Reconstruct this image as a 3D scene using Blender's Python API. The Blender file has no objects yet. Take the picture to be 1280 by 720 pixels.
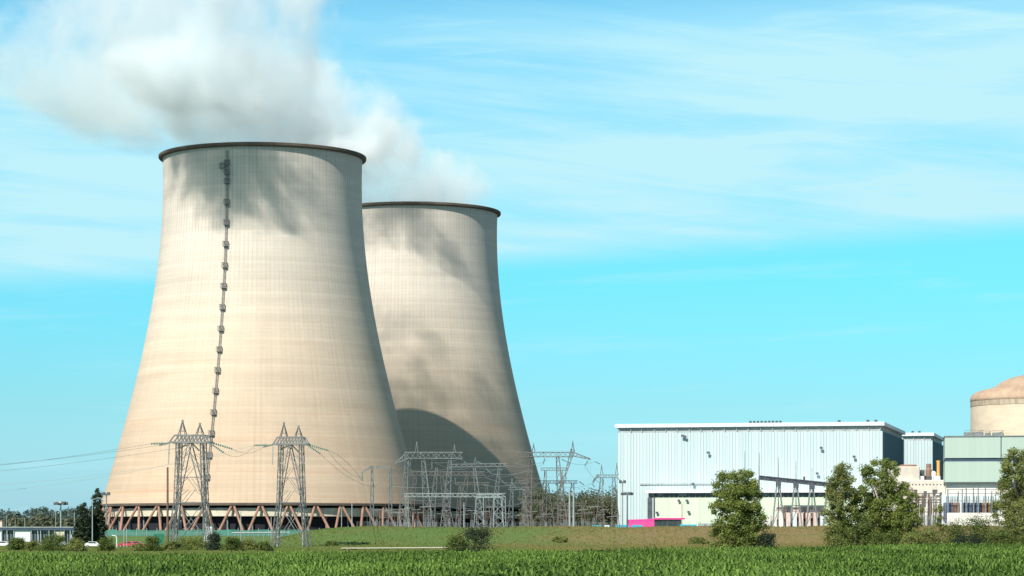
import bpy, math, random
import numpy as np
from mathutils import Vector, Matrix

SC = bpy.context.scene
COL = SC.collection
F = 3285.0          # focal length in photo pixels (1280 wide)
CZ = 2.2            # eye height above the plant platform
HOR = 662.0         # horizon row
R = math.radians
rnd = random.Random(7)


def at(px, Y):
    return (px - 640.0) / F * Y


def hz(py, Y):
    return CZ + (HOR - py) / F * Y


# ------------------------------------------------------------------ node helpers
class NT:
    def __init__(self, tree):
        self.t = tree
        self.t.nodes.clear()

    def n(self, typ, props=None, **ins):
        nd = self.t.nodes.new(typ)
        for k, v in (props or {}).items():
            setattr(nd, k, v)
        for k, v in ins.items():
            key = int(k[1:]) if k[0] == 'i' and k[1:].isdigit() else k.replace('_', ' ')
            s = nd.inputs[key]
            if isinstance(v, bpy.types.NodeSocket):
                self.t.links.new(v, s)
            elif isinstance(v, bpy.types.Node):
                self.t.links.new(v.outputs[0], s)
            else:
                if isinstance(v, tuple) and len(v) == 3 and s.type == 'RGBA':
                    v = (*v, 1)
                s.default_value = v
        return nd

    def m(self, op, a, b=0.0, c=0.0, clamp=False):
        nd = self.n('ShaderNodeMath', {'operation': op, 'use_clamp': clamp}, i0=a, i1=b, i2=c)
        return nd.outputs[0]

    def mix(self, f, a, b, blend='MIX'):
        nd = self.t.nodes.new('ShaderNodeMix')
        nd.data_type = 'RGBA'
        nd.blend_type = blend
        for s, v in ((nd.inputs[0], f), (nd.inputs[6], a), (nd.inputs[7], b)):
            if isinstance(v, bpy.types.NodeSocket):
                self.t.links.new(v, s)
            else:
                s.default_value = (*v, 1) if isinstance(v, tuple) and len(v) == 3 else v
        return nd.outputs[2]

    def noise(self, vec, scale=1.0, detail=3.0, rough=.5, dist=0.0):
        return self.n('ShaderNodeTexNoise', None, Vector=vec, Scale=scale, Detail=detail,
                      Roughness=rough, Distortion=dist).outputs[0]

    def step(self, v, lo, hi, a=0.0, b=1.0):
        nd = self.n('ShaderNodeMapRange', {'interpolation_type': 'SMOOTHSTEP'}, i0=v, i1=lo, i2=hi, i3=a, i4=b)
        return nd.outputs[0]

    def scl(self, vec, s):
        return self.n('ShaderNodeVectorMath', {'operation': 'MULTIPLY'}, i0=vec, i1=s).outputs[0]

    def xyz(self, vec):
        return self.n('ShaderNodeSeparateXYZ', None, i0=vec).outputs

    def vec(self, x, y, z):
        return self.n('ShaderNodeCombineXYZ', None, i0=x, i1=y, i2=z).outputs[0]

    def obj(self):
        return self.n('ShaderNodeTexCoord').outputs['Object']

    def pos(self):
        return self.n('ShaderNodeNewGeometry').outputs['Position']


MATS = {}


def new_mat(name):
    m = bpy.data.materials.new(name)
    m.use_nodes = True
    return m, NT(m.node_tree)


def finish(nt, col, rough=.7, metal=0.0, bump=None, bump_d=.1, **kw):
    b = nt.n('ShaderNodeBsdfPrincipled', None, Base_Color=col, Roughness=rough, Metallic=metal, **kw)
    if bump is not None:
        bp = nt.n('ShaderNodeBump', None, Strength=.6, Distance=bump_d, Height=bump)
        nt.t.links.new(bp.outputs[0], b.inputs['Normal'])
    o = nt.n('ShaderNodeOutputMaterial')
    nt.t.links.new(b.outputs[0], o.inputs[0])


def paint(name, col, rough=.55, metal=0.0, var=.25, scale=.4, stretch=1.0):
    """painted / weathered plain surface with blotchy wear"""
    m, nt = new_mat(name)
    p = nt.obj()
    v = nt.scl(p, (1.0, 1.0, stretch))
    a = nt.noise(v, scale, 5, .6)
    b = nt.noise(v, scale * 7, 3, .6)
    f = nt.m('ADD', nt.m('MULTIPLY', a, .65), nt.m('MULTIPLY', b, .35))
    f = nt.step(f, .3, .7)
    c = nt.mix(f, tuple(x * (1 - var) for x in col), tuple(min(1, x * (1 + var * .6)) for x in col))
    finish(nt, c, rough, metal)
    MATS[name] = m
    return m


def leaf_mat(name, dark, light, trans=.3):
    m, nt = new_mat(name)
    t = nt.n('ShaderNodeAttribute', {'attribute_name': 'tint'}).outputs['Fac']
    c = nt.mix(t, dark, light)
    d = nt.n('ShaderNodeBsdfPrincipled', None, Base_Color=c, Roughness=.6)
    d.inputs['Specular IOR Level'].default_value = .25
    tr = nt.n('ShaderNodeBsdfTranslucent', None, Color=c)
    mx = nt.n('ShaderNodeMixShader', None, i0=trans, i1=d.outputs[0], i2=tr.outputs[0])
    o = nt.n('ShaderNodeOutputMaterial')
    nt.t.links.new(mx.outputs[0], o.inputs[0])
    MATS[name] = m
    return m


# ------------------------------------------------------------------ mesh builder
class MB:
    def __init__(self):
        self.v = []
        self.f = []

    def add(self, vs, fs):
        o = len(self.v)
        self.v += [tuple(p) for p in vs]
        self.f += [tuple(i + o for i in q) for q in fs]
        return self

    def box(self, x0, x1, y0, y1, z0, z1):
        vs = [(x, y, z) for z in (z0, z1) for y in (y0, y1) for x in (x0, x1)]
        return self.add(vs, [(0, 2, 3, 1), (4, 5, 7, 6), (0, 1, 5, 4), (2, 6, 7, 3), (0, 4, 6, 2), (1, 3, 7, 5)])

    def bbox(self, x0, x1, y0, y1, z0, z1, b=.06):
        """box with chamfered vertical and top edges"""
        b = min(b, (x1 - x0) * .3, (y1 - y0) * .3, (z1 - z0) * .3)
        ring = lambda i, z: [(x0 + i + b, y0 + i, z), (x1 - i - b, y0 + i, z), (x1 - i, y0 + i + b, z), (x1 - i, y1 - i - b, z),
                             (x1 - i - b, y1 - i, z), (x0 + i + b, y1 - i, z), (x0 + i, y1 - i - b, z), (x0 + i, y0 + i + b, z)]
        vs = ring(0, z0) + ring(0, z1 - b) + ring(b * .8, z1)
        fs = [tuple(reversed(range(8))), tuple(range(16, 24))]
        for k in (0, 8):
            for i in range(8):
                j = (i + 1) % 8
                fs.append((k + i, k + j, k + 8 + j, k + 8 + i))
        return self.add(vs, fs)

    def bar(self, p, q, w, w2=None, n=4):
        p, q = Vector(p), Vector(q)
        d = q - p
        if d.length < 1e-6:
            return self
        z = d.normalized()
        x = z.cross(Vector((0, 0, 1)))
        if x.length < 1e-3:
            x = Vector((1, 0, 0))
        x.normalize()
        y = z.cross(x)
        w2 = w if w2 is None else w2
        vs = []
        off = math.pi / n
        for c, r in ((p, w), (q, w2)):
            for i in range(n):
                a = off + 2 * math.pi * i / n
                vs.append(c + (x * math.cos(a) + y * math.sin(a)) * r * (.7071 if n == 4 else .5))
        fs = [tuple(range(n)), tuple(reversed(range(n, 2 * n)))]
        for i in range(n):
            j = (i + 1) % n
            fs.append((i, n + i, n + j, j))
        return self.add(vs, fs)

    def lathe(self, prof, n=24, c=(0, 0, 0), cap=True):
        vs, fs = [], []
        for r, z in prof:
            for i in range(n):
                a = 2 * math.pi * i / n
                vs.append((c[0] + r * math.cos(a), c[1] + r * math.sin(a), c[2] + z))
        for k in range(len(prof) - 1):
            for i in range(n):
                j = (i + 1) % n
                fs.append((k * n + i, k * n + j, (k + 1) * n + j, (k + 1) * n + i))
        if cap:
            fs.append(tuple(reversed(range(n))))
            m = (len(prof) - 1) * n
            fs.append(tuple(range(m, m + n)))
        return self.add(vs, fs)

    def tube(self, pts, r, n=5):
        for a, b in zip(pts, pts[1:]):
            self.bar(a, b, r * 2, n=n)
        return self

    def lattice(self, a, b, wa, wb, bays, w, wb_=None):
        """square lattice mast from a to b, half-free axes; widths wa -> wb, chord w, braces wb_"""
        a, b = Vector(a), Vector(b)
        z = (b - a).normalized()
        x = Vector((1, 0, 0)) if abs(z.x) < .8 else Vector((0, 0, 1))
        y = z.cross(x).normalized()
        x = y.cross(z).normalized()
        wb_ = wb_ or w * .65
        lev = []
        for k in range(bays + 1):
            t = k / bays
            c = a.lerp(b, t)
            h = (wa + (wb - wa) * t) / 2
            lev.append([c + x * h * sx + y * h * sy for sx, sy in ((-1, -1), (1, -1), (1, 1), (-1, 1))])
        for i in range(4):
            self.bar(lev[0][i], lev[-1][i], w)
        for k in range(bays):
            for i in range(4):
                j = (i + 1) % 4
                if (k + i) % 2:
                    self.bar(lev[k][i], lev[k + 1][j], wb_)
                else:
                    self.bar(lev[k][j], lev[k + 1][i], wb_)
                if k % 3 == 0:
                    self.bar(lev[k][i], lev[k][j], wb_)
        return self

    def build(self, name, mat, parent=None, smooth=False, loc=None):
        me = bpy.data.meshes.new(name)
        me.from_pydata(self.v, [], self.f)
        me.validate()
        if smooth:
            me.polygons.foreach_set('use_smooth', [True] * len(me.polygons))
        me.materials.append(mat if not isinstance(mat, str) else MATS[mat])
        o = bpy.data.objects.new(name, me)
        COL.objects.link(o)
        if parent is not None:
            o.parent = parent
        if loc is not None:
            o.location = loc
        return o


def tag(o, label=None, cat=None, group=None, kind=None):
    if label:
        o['label'] = label
    if cat:
        o['category'] = cat
    if group:
        o['group'] = group
    if kind:
        o['kind'] = kind
    return o


def thing(name, label, cat, loc, rz=0.0, group=None):
    o = bpy.data.objects.new(name, None)
    o.empty_display_size = .5
    COL.objects.link(o)
    o.location = loc
    o.rotation_euler = (0, 0, rz)
    return tag(o, label, cat, group)


def copy_tree(o, parent=None):
    c = o.copy()
    COL.objects.link(c)
    if parent is not None:
        c.parent = parent
    for ch in list(o.children):
        copy_tree(ch, c)
    return c


def np_mesh(name, V, Q, mat, tint=None, parent=None, smooth=False):
    """V (n,3) float, Q (m,4) int quads, tint (m,)"""
    me = bpy.data.meshes.new(name)
    me.vertices.add(len(V))
    me.vertices.foreach_set('co', np.asarray(V, np.float32).ravel())
    m = len(Q)
    me.loops.add(m * 4)
    me.loops.foreach_set('vertex_index', np.asarray(Q, np.int32).ravel())
    me.polygons.add(m)
    me.polygons.foreach_set('loop_start', np.arange(0, m * 4, 4, dtype=np.int32))
    me.polygons.foreach_set('loop_total', np.full(m, 4, np.int32))
    if smooth:
        me.polygons.foreach_set('use_smooth', np.ones(m, bool))
    me.update(calc_edges=True)
    if tint is not None:
        at_ = me.attributes.new('tint', 'FLOAT', 'FACE')
        at_.data.foreach_set('value', np.asarray(tint, np.float32))
    me.materials.append(MATS[mat] if isinstance(mat, str) else mat)
    o = bpy.data.objects.new(name, me)
    COL.objects.link(o)
    if parent is not None:
        o.parent = parent
    return o


def leaf_quads(C, size, rng, up=.3, aspect=.6, out=None):
    """one small kite-shaped leaf per centre"""
    n = len(C)
    d = rng.normal(size=(n, 3))
    d[:, 2] += up
    d /= np.linalg.norm(d, axis=1)[:, None]
    r = rng.normal(size=(n, 3))
    if out is not None:
        # leaves turn their faces outwards and up, as foliage does
        N = out * .9 + r * .45 + np.array([0, 0, .45])
        d = np.cross(N, rng.normal(size=(n, 3)))
        d /= np.linalg.norm(d, axis=1)[:, None]
        r = N
    s = np.cross(d, r)
    s /= np.linalg.norm(s, axis=1)[:, None]
    L = (size * rng.uniform(.6, 1.4, n))[:, None]
    W = L * aspect
    V = np.stack([C - d * L * .5, C + s * W * .5, C + d * L * .5, C - s * W * .5], 1).reshape(-1, 3)
    Q = np.arange(4 * n).reshape(-1, 4)
    return V, Q


# ------------------------------------------------------------------ materials
paint('galvanised', (.23, .25, .245), .5, .25, .3, .8)
paint('pale_galvanised', (.34, .39, .375), .5, .15, .2, .8)
paint('weathered_steel', (.17, .155, .14), .6, .2, .35, .7)
paint('dark_steel', (.10, .11, .13), .5, .2, .3, .6)
paint('ladder_steel', (.20, .20, .20), .6, .1, .3, 1.0)
paint('pylon_steel', (.22, .22, .215), .5, .3, .4, 1.2)
paint('insulator_glass', (.20, .33, .29), .2, 0, .2, 2)
paint('wire', (.33, .36, .37), .5, .3, .1, 1)
paint('brown_insulator', (.16, .09, .06), .3, 0, .2, 2)
paint('white_paint', (.66, .71, .73), .5, 0, .1, .2)
paint('cream_concrete', (.62, .57, .44), .8, 0, .2, .25)
paint('beige_concrete', (.66, .55, .41), .8, 0, .15, .12, 3)
paint('pale_concrete', (.63, .58, .50), .8, 0, .18, .2, .5)
paint('pale_render', (.74, .70, .63), .8, 0, .12, .15)
paint('pink_render', (.68, .52, .46), .8, 0, .15, .3)
paint('column_concrete', (.36, .205, .14), .85, 0, .35, .35, .3)
paint('dark_fill', (.012, .013, .02), .9, 0, .4, .1)
paint('basin_concrete', (.34, .30, .25), .9, 0, .3, .1)
paint('pond_glass', (.03, .05, .07), .12, 0, .3, .2)
paint('pale_glass', (.22, .30, .27), .3, 0, .2, .3)
paint('louvre', (.09, .105, .12), .5, 0, .4, .5)
paint('magenta', (.80, .06, .30), .5, 0, .1, .2)
paint('turquoise', (.02, .42, .58), .5, 0, .2, .3)
paint('asphalt', (.06, .06, .06), .9, 0, .3, .5)
paint('track', (.46, .44, .37), .95, 0, .15, .6)
paint('orange_paint', (.75, .40, .12), .5, 0, .15, .3)
paint('brown_metal', (.28, .16, .11), .6, 0, .3, .4)
paint('transformer_blue', (.14, .18, .26), .5, .1, .3, .6)
paint('navy_fascia', (.045, .075, .12), .5, 0, .3, .4)
paint('wood_pole', (.17, .10, .07), .8, 0, .4, .6)
paint('bark', (.12, .09, .06), .9, 0, .4, 1.5)
paint('car_white', (.78, .78, .76), .25, 0, .05, 1)
paint('car_red', (.55, .05, .07), .25, 0, .1, 1)
paint('car_silver', (.50, .52, .54), .25, .4, .1, 1)
paint('tyre', (.02, .02, .02), .8, 0, .2, 3)
paint('green_sheet', (.01, .16, .09), .6, 0, .3, .6)
paint('grey_band', (.36, .40, .40), .7, 0, .25, .5)

leaf_mat('leaf_poplar', (.115, .160, .038), (.335, .390, .100), .45)
leaf_mat('leaf_olive', (.135, .168, .045), (.350, .380, .122), .45)
leaf_mat('leaf_dark', (.014, .026, .014), (.040, .060, .028), .15)
leaf_mat('leaf_bush', (.048, .082, .016), (.165, .212, .048))
leaf_mat('leaf_forest', (.100, .125, .080), (.230, .245, .140), .45)
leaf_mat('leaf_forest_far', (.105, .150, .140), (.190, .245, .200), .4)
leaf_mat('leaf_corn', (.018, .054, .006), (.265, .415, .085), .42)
leaf_mat('leaf_grass', (.080, .150, .024), (.225, .162, .066), .35)


def tower_material():
    m, nt = new_mat('cooling_tower_concrete')
    p = nt.obj()
    x, y, z = nt.xyz(p)
    ang = nt.m('ARCTAN2', y, x)
    # slow vertical change of the concrete itself: pinkish tan below, pale grey above
    g = nt.step(z, 5, 150)
    wob = nt.noise(nt.scl(p, (.01, .01, .02)), 1, 3)
    g = nt.m('ADD', g, nt.m('MULTIPLY', nt.m('SUBTRACT', wob, .5), .35), clamp=True)
    low, mid, top = (.505, .385, .272), (.605, .502, .392), (.580, .528, .462)
    c1 = nt.mix(nt.m('MULTIPLY', g, 2.0, clamp=True), low, mid)
    c = nt.mix(nt.m('MULTIPLY_ADD', g, 2.0, -1.0, clamp=True), c1, top)
    # casting lifts: each ring of shuttering a little lighter or darker
    zz = nt.m('DIVIDE', z, 1.55)
    fl = nt.m('FLOOR', zz)
    wn = nt.n('ShaderNodeTexWhiteNoise', {'noise_dimensions': '1D'}, W=fl).outputs[0]
    bandn = nt.noise(nt.vec(nt.m('MULTIPLY', ang, 1.2), 0.0, nt.m('MULTIPLY', z, .16)), 1.0, 5, .65)
    f1 = nt.m('MULTIPLY_ADD', nt.m('SUBTRACT', wn, .5), .09, 1.0)
    f2 = nt.m('MULTIPLY_ADD', nt.m('SUBTRACT', bandn, .5), .42, 1.0)
    # thin lift joint and shuttering panel lines
    fr = nt.m('FRACT', zz)
    j1 = nt.step(fr, 0, .2, .91, 1.0)
    pa = nt.m('FRACT', nt.m('MULTIPLY', ang, 156 / (2 * math.pi)))
    tri = nt.m('ABSOLUTE', nt.m('SUBTRACT', pa, .5))
    upper = nt.step(z, 60, 140)
    patchy = nt.step(nt.noise(nt.scl(p, (.05, .05, .03)), 1, 4, .6), .35, .65, .35, 1.25)
    j2 = nt.m('SUBTRACT', 1.0, nt.m('MULTIPLY', nt.m('MULTIPLY', patchy, nt.step(tri, .30, .5)), nt.m('MULTIPLY_ADD', upper, .13, .05)))
    # long runoff streaks
    st = nt.noise(nt.vec(nt.m('MULTIPLY', ang, 26.0), 0.0, nt.m('MULTIPLY', z, .018)), 1, 5, .7)
    f3 = nt.m('MULTIPLY_ADD', nt.m('SUBTRACT', st, .5), .30, 1.0)
    # dark washings under the rim, of uneven length
    wn2 = nt.noise(nt.vec(nt.m('MULTIPLY', ang, 34.0), 5.0, 0.0), 1, 4, .7)
    wash = nt.m('MULTIPLY', nt.step(wn2, .5, .75), nt.step(nt.m('ADD', z, nt.m('MULTIPLY', wn2, 40.0)), 150, 182, 0, .30))
    fine = nt.noise(p, .9, 4, .7)
    f4 = nt.m('MULTIPLY_ADD', nt.m('SUBTRACT', fine, .5), .16, 1.0)
    f = nt.m('MULTIPLY', nt.m('MULTIPLY', f1, f2), nt.m('MULTIPLY', j1, j2))
    f = nt.m('MULTIPLY', f, nt.m('MULTIPLY', f3, f4))
    f = nt.m('MULTIPLY', f, nt.m('SUBTRACT', 1.0, wash))
    # darker, redder course lines low on the shell
    red = nt.step(nt.noise(nt.vec(nt.m('MULTIPLY', ang, .6), 3.0, nt.m('MULTIPLY', z, .22)), 1, 4, .7), .52, .70)
    red = nt.m('MULTIPLY', red, nt.step(z, 125, 10, 0, .62))
    c = nt.mix(red, c, (.50, .31, .20))
    c = nt.n('ShaderNodeVectorMath', {'operation': 'SCALE'}, i0=c, Scale=f).outputs[0]
    finish(nt, c, .9, bump=nt.m('ADD', nt.m('MULTIPLY', j2, .6), nt.m('MULTIPLY', fine, .25)), bump_d=.12)
    MATS['tower'] = m


tower_material()
paint('tower_rim', (.11, .09, .07), .9, 0, .4, .12)


def cladding_material(name, a, b, period=1.12, jn=.38, bmp=True):
    m, nt = new_mat(name)
    p = nt.obj()
    x, y, z = nt.xyz(p)
    s = nt.m('ADD', x, nt.m('MULTIPLY', y, 1.0))
    k = nt.m('FLOOR', nt.m('DIVIDE', s, period))
    wn = nt.n('ShaderNodeTexWhiteNoise', {'noise_dimensions': '1D'}, W=k).outputs[0]
    fr = nt.m('FRACT', nt.m('DIVIDE', s, period))
    j = nt.step(nt.m('ABSOLUTE', nt.m('SUBTRACT', fr, .5)), .33, .5)
    big = nt.noise(nt.scl(p, (.05, .05, .03)), 1, 4, .6)
    str_ = nt.noise(nt.scl(p, (1.1, 1.1, .04)), 1, 3, .6)
    t = nt.m('ADD', nt.m('MULTIPLY', wn, .45), nt.m('ADD', nt.m('MULTIPLY', big, .45), nt.m('MULTIPLY', str_, .3)))
    t = nt.m('SUBTRACT', t, .1, clamp=True)
    c = nt.mix(t, a, b)
    c = nt.mix(nt.m('MULTIPLY', j, jn), c, tuple(q * .55 for q in a))
    finish(nt, c, .45, bump=j if bmp else None, bump_d=.15)
    MATS[name] = m


cladding_material('blue_cladding', (.45, .575, .59), (.60, .69, .70), 1.25, .85)
cladding_material('shaded_gable_cladding', (.085, .17, .22), (.12, .22, .27))  # dark copy of the blue cladding; the gable's shade is put into its colour
cladding_material('green_cladding', (.38, .485, .41), (.425, .53, .455), 2.2, .05, False)
cladding_material('yellow_green_cladding', (.54, .66, .48), (.61, .71, .54), 6.0, .15)


def ground_material():
    m, nt = new_mat('ground')
    p = nt.pos()
    x, y, z = nt.xyz(p)
    n1 = nt.noise(nt.scl(p, (.03, .012, 1)), 1, 6, .65)
    n2 = nt.noise(nt.scl(p, (.25, .08, 1)), 1, 5, .7)
    n3 = nt.noise(p, 1.2, 4, .7)
    side = nt.step(x, -20, 45)
    f = nt.m('ADD', nt.m('ADD', nt.m('MULTIPLY', n1, .8), nt.m('MULTIPLY', n2, .45)), nt.m('MULTIPLY', n3, .2))
    f = nt.m('ADD', f, nt.m('MULTIPLY_ADD', side, .50, -.30))
    f = nt.step(f, .42, 1.0)
    grass = nt.mix(f, (.085, .155, .027), (.215, .152, .064))
    grass = nt.mix(nt.step(n2, .55, .75, 0, .5), grass, (.065, .095, .026))
    soil = nt.mix(n2, (.06, .05, .03), (.10, .085, .05))
    grav = nt.mix(n3, (.075, .075, .065), (.13, .12, .10))
    c = nt.mix(nt.step(y, 425, 432), soil, grass)
    c = nt.mix(nt.m('MULTIPLY', nt.step(nt.m('SUBTRACT', y, nt.step(x, -58, -66, 0, 118)), 752, 765), nt.step(y, 1700, 1650)), c, grav)
    finish(nt, c, .95, bump=n3, bump_d=.2)
    MATS['ground'] = m


ground_material()


# ------------------------------------------------------------------ terrain
def sst(a, b, v):
    t = min(1.0, max(0.0, (v - a) / (b - a)))
    return t * t * (3 - 2 * t)


def bank_amount(X, Y):
    return sst(-75, -45, X + 0.0 * Y)


def ground_z(X, Y):
    z = -2.4 + .012 * max(-60, min(60, X)) * sst(60, 420, Y) * .45
    z += sst(430, 640, Y) * .55
    b = bank_amount(X, Y)
    base = z + (0.0 - z) * sst(780 - 140 * b, 872 - 107 * b, Y)
    crest = 2.7 + .3 * sst(20, 60, X) + .35 * sst(110, 160, X) + .14 * math.sin(X * .13) + .1 * math.sin(X * .31 + 1)
    up = sst(648, 706, Y + 5 * math.sin(X * .07))
    dn = 1 - sst(714, 757, Y)
    hill = z + (crest - z) * up if Y < 711 else 0.0 + crest * dn
    return base + (hill - base) * b if Y > 640 else z


def terrain():
    xs = [-4000, -1500, -700, -450] + list(range(-300, 301, 6)) + [450, 700, 1500, 4000]
    ys = [-300, -60, 0, 60] + list(range(100, 620, 20)) + list(range(620, 880, 4)) + \
         [900, 1000, 1150, 1300, 1500, 2000, 3000, 5000, 9000]
    V = [(x, y, ground_z(x, y)) for y in ys for x in xs]
    n = len(xs)
    Q = [(j * n + i, j * n + i + 1, (j + 1) * n + i + 1, (j + 1) * n + i) for j in range(len(ys) - 1) for i in range(n - 1)]
    o = np_mesh('ground', np.array(V), np.array(Q), 'ground', smooth=True)
    tag(o, kind='structure')


terrain()

# pale farm track behind the corn
mb = MB()
pts = [(x, 560 + 4 * math.sin(x * .03)) for x in range(-36, -11, 4)]
for (xa, ya), (xb, yb) in zip(pts, pts[1:]):
    vs = []
    for x, y in ((xa, ya), (xb, yb)):
        for dy, dz in ((-3.2, .004), (-2.9, .12), (2.9, .16), (3.2, .004)):
            vs.append((x, y + dy, ground_z(x, y) + dz + .45))
    mb.add(vs, [(0, 4, 5, 1), (1, 5, 6, 2), (2, 6, 7, 3)])
tag(mb.build('farm_path', 'track'), kind='structure')


# ------------------------------------------------------------------ corn
def corn_field():
    rng = np.random.default_rng(3)
    Ps = []
    for (y0, y1, dens) in ((105, 190, 5.6), (190, 280, 4.2), (280, 415, 3.4)):
        w0 = 640 / F * y1 + 14
        nrow = int((2 * w0) / .75)
        step = 1.0 / (dens * .75)
        ny = int((y1 - y0) / step)
        X, Y = np.meshgrid(-w0 + np.arange(nrow) * .75, y0 + np.arange(ny) * step)
        X = X.ravel() + rng.normal(0, .09, X.size) + .06 * (Y.ravel() - 100)
        Y = Y.ravel() + rng.uniform(-step * .5, step * .5, Y.size)
        k = (np.abs(X) < 640 / F * Y + 12) & (Y < np.minimum(396, 326 + 1.1 * (X + 8) * (X > -8)) + 2 * np.sin(X * .4))
        Ps.append(np.stack([X[k], Y[k]], 1))
    P = np.concatenate(Ps)
    n = len(P)
    Z = np.array([ground_z(x, y) for x, y in P])
    grow = 1 + .09 * np.sin(P[:, 0] * .11 + P[:, 1] * .05) + .07 * np.sin(P[:, 1] * .13 + 1.7) + rng.normal(0, .10, n)
    H = 1.6 * grow
    NL = 7
    i = np.repeat(np.arange(n), NL)
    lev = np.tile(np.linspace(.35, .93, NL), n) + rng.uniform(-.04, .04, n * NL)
    az = rng.uniform(0, 2 * np.pi, n)[i] + np.tile(np.arange(NL) * np.pi, n) + rng.normal(0, .5, n * NL)
    base = np.stack([P[i, 0], P[i, 1], Z[i] + H[i] * lev], 1)
    Ln = (.62 + .35 * rng.random(n * NL)) * grow[i]
    Ln *= np.where(lev > .8, .75, 1.0)
    steep = np.clip(lev * 1.05 + rng.normal(0, .16, n * NL), .35, 1.15)
    dx, dy = np.cos(az), np.sin(az)
    sx, sy = -dy, dx
    # points along an arching leaf
    T = [(0, 0), (.42, .34), (.80, .36), (1.05, .12)]
    Wd = [.035, .062, .05, .008]
    rows = []
    for (t, h), w in zip(T, Wd):
        c = base + np.stack([dx * t * Ln * (1.35 - steep * .75), dy * t * Ln * (1.35 - steep * .75), h * Ln * steep * 1.25], 1)
        s = np.stack([sx, sy, np.zeros_like(sx)], 1) * w * 1.1
        rows += [c - s, c + s]
    V = np.stack(rows, 1).reshape(-1, 3)
    m = n * NL
    o = (np.arange(m) * 8)[:, None]
    Q = np.concatenate([o + np.array([[0, 1, 3, 2]]), o + np.array([[2, 3, 5, 4]]), o + np.array([[4, 5, 7, 6]])], 1).reshape(-1, 4)
    patch = .24 * np.sin(P[:, 0] * .23 + 2.1 * np.sin(P[:, 1] * .06)) * np.sin(P[:, 1] * .08)
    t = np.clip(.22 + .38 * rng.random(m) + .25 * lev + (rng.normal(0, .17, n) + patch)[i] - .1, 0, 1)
    # stalks
    V2 = []
    st = np.stack([P[:, 0], P[:, 1], Z], 1)
    a = rng.uniform(0, np.pi, n)
    sv = np.stack([np.cos(a), np.sin(a), 0 * a], 1) * .028
    up = np.stack([0 * H, 0 * H, H * .98], 1)
    V2 = np.stack([st - sv, st + sv, st + up + sv * .5, st + up - sv * .5], 1).reshape(-1, 3)
    Q2 = np.arange(4 * n).reshape(-1, 4) + len(V)
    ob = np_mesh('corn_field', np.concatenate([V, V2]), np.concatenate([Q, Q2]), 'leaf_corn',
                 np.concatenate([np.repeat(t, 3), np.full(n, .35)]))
    tag(ob, 'dense field of green maize plants in front of the grassy bank', 'maize', kind='stuff')


corn_field()


def bank_grass():
    rng = np.random.default_rng(11)
    n = 110000
    Y = rng.uniform(340, 722, n)
    X = rng.uniform(-1, 1, n) * (640 / F * Y + 10)
    k = (X > -85) | (Y < 660)
    X, Y = X[k], Y[k]
    n = len(X)
    Z = np.array([ground_z(x, y) for x, y in zip(X, Y)])
    clump = np.sin(X * .21 + 2 * np.sin(Y * .05)) * np.sin(Y * .09 + X * .05)
    h = (.16 + .28 * rng.random(n)) * (1 + .35 * clump)
    a = rng.normal(0, .5, n)
    w = rng.uniform(.10, .30, n)
    s = np.stack([np.cos(a), np.sin(a), 0 * a], 1) * w[:, None]
    b = np.stack([X, Y, Z - .05], 1)
    t = b + np.stack([rng.normal(0, .12, n), h * rng.uniform(.3, 1.3, n), h], 1)
    V = np.stack([b - s, b + s, t + s * .35, t - s * .35], 1).reshape(-1, 3)
    Q = np.arange(4 * n).reshape(-1, 4)
    dry = 1 / (1 + np.exp(-(X - 8 + 25 * clump) / 14))
    tint = np.clip(.12 + .2 * rng.random(n) + .48 * dry + .12 * clump, 0, 1)
    o = np_mesh('bank_grass', V, Q, 'leaf_grass', tint)
    tag(o, 'rough green and dry brown grass covering the bank behind the maize', 'grass', kind='stuff')


bank_grass()


# ------------------------------------------------------------------ cooling towers
def r_shell(z):
    return 41.2 * math.sqrt(1 + ((z - 146.0) / 105.0) ** 2)


ZL, ZT = 12.4, 157.0
NV = 38


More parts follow.
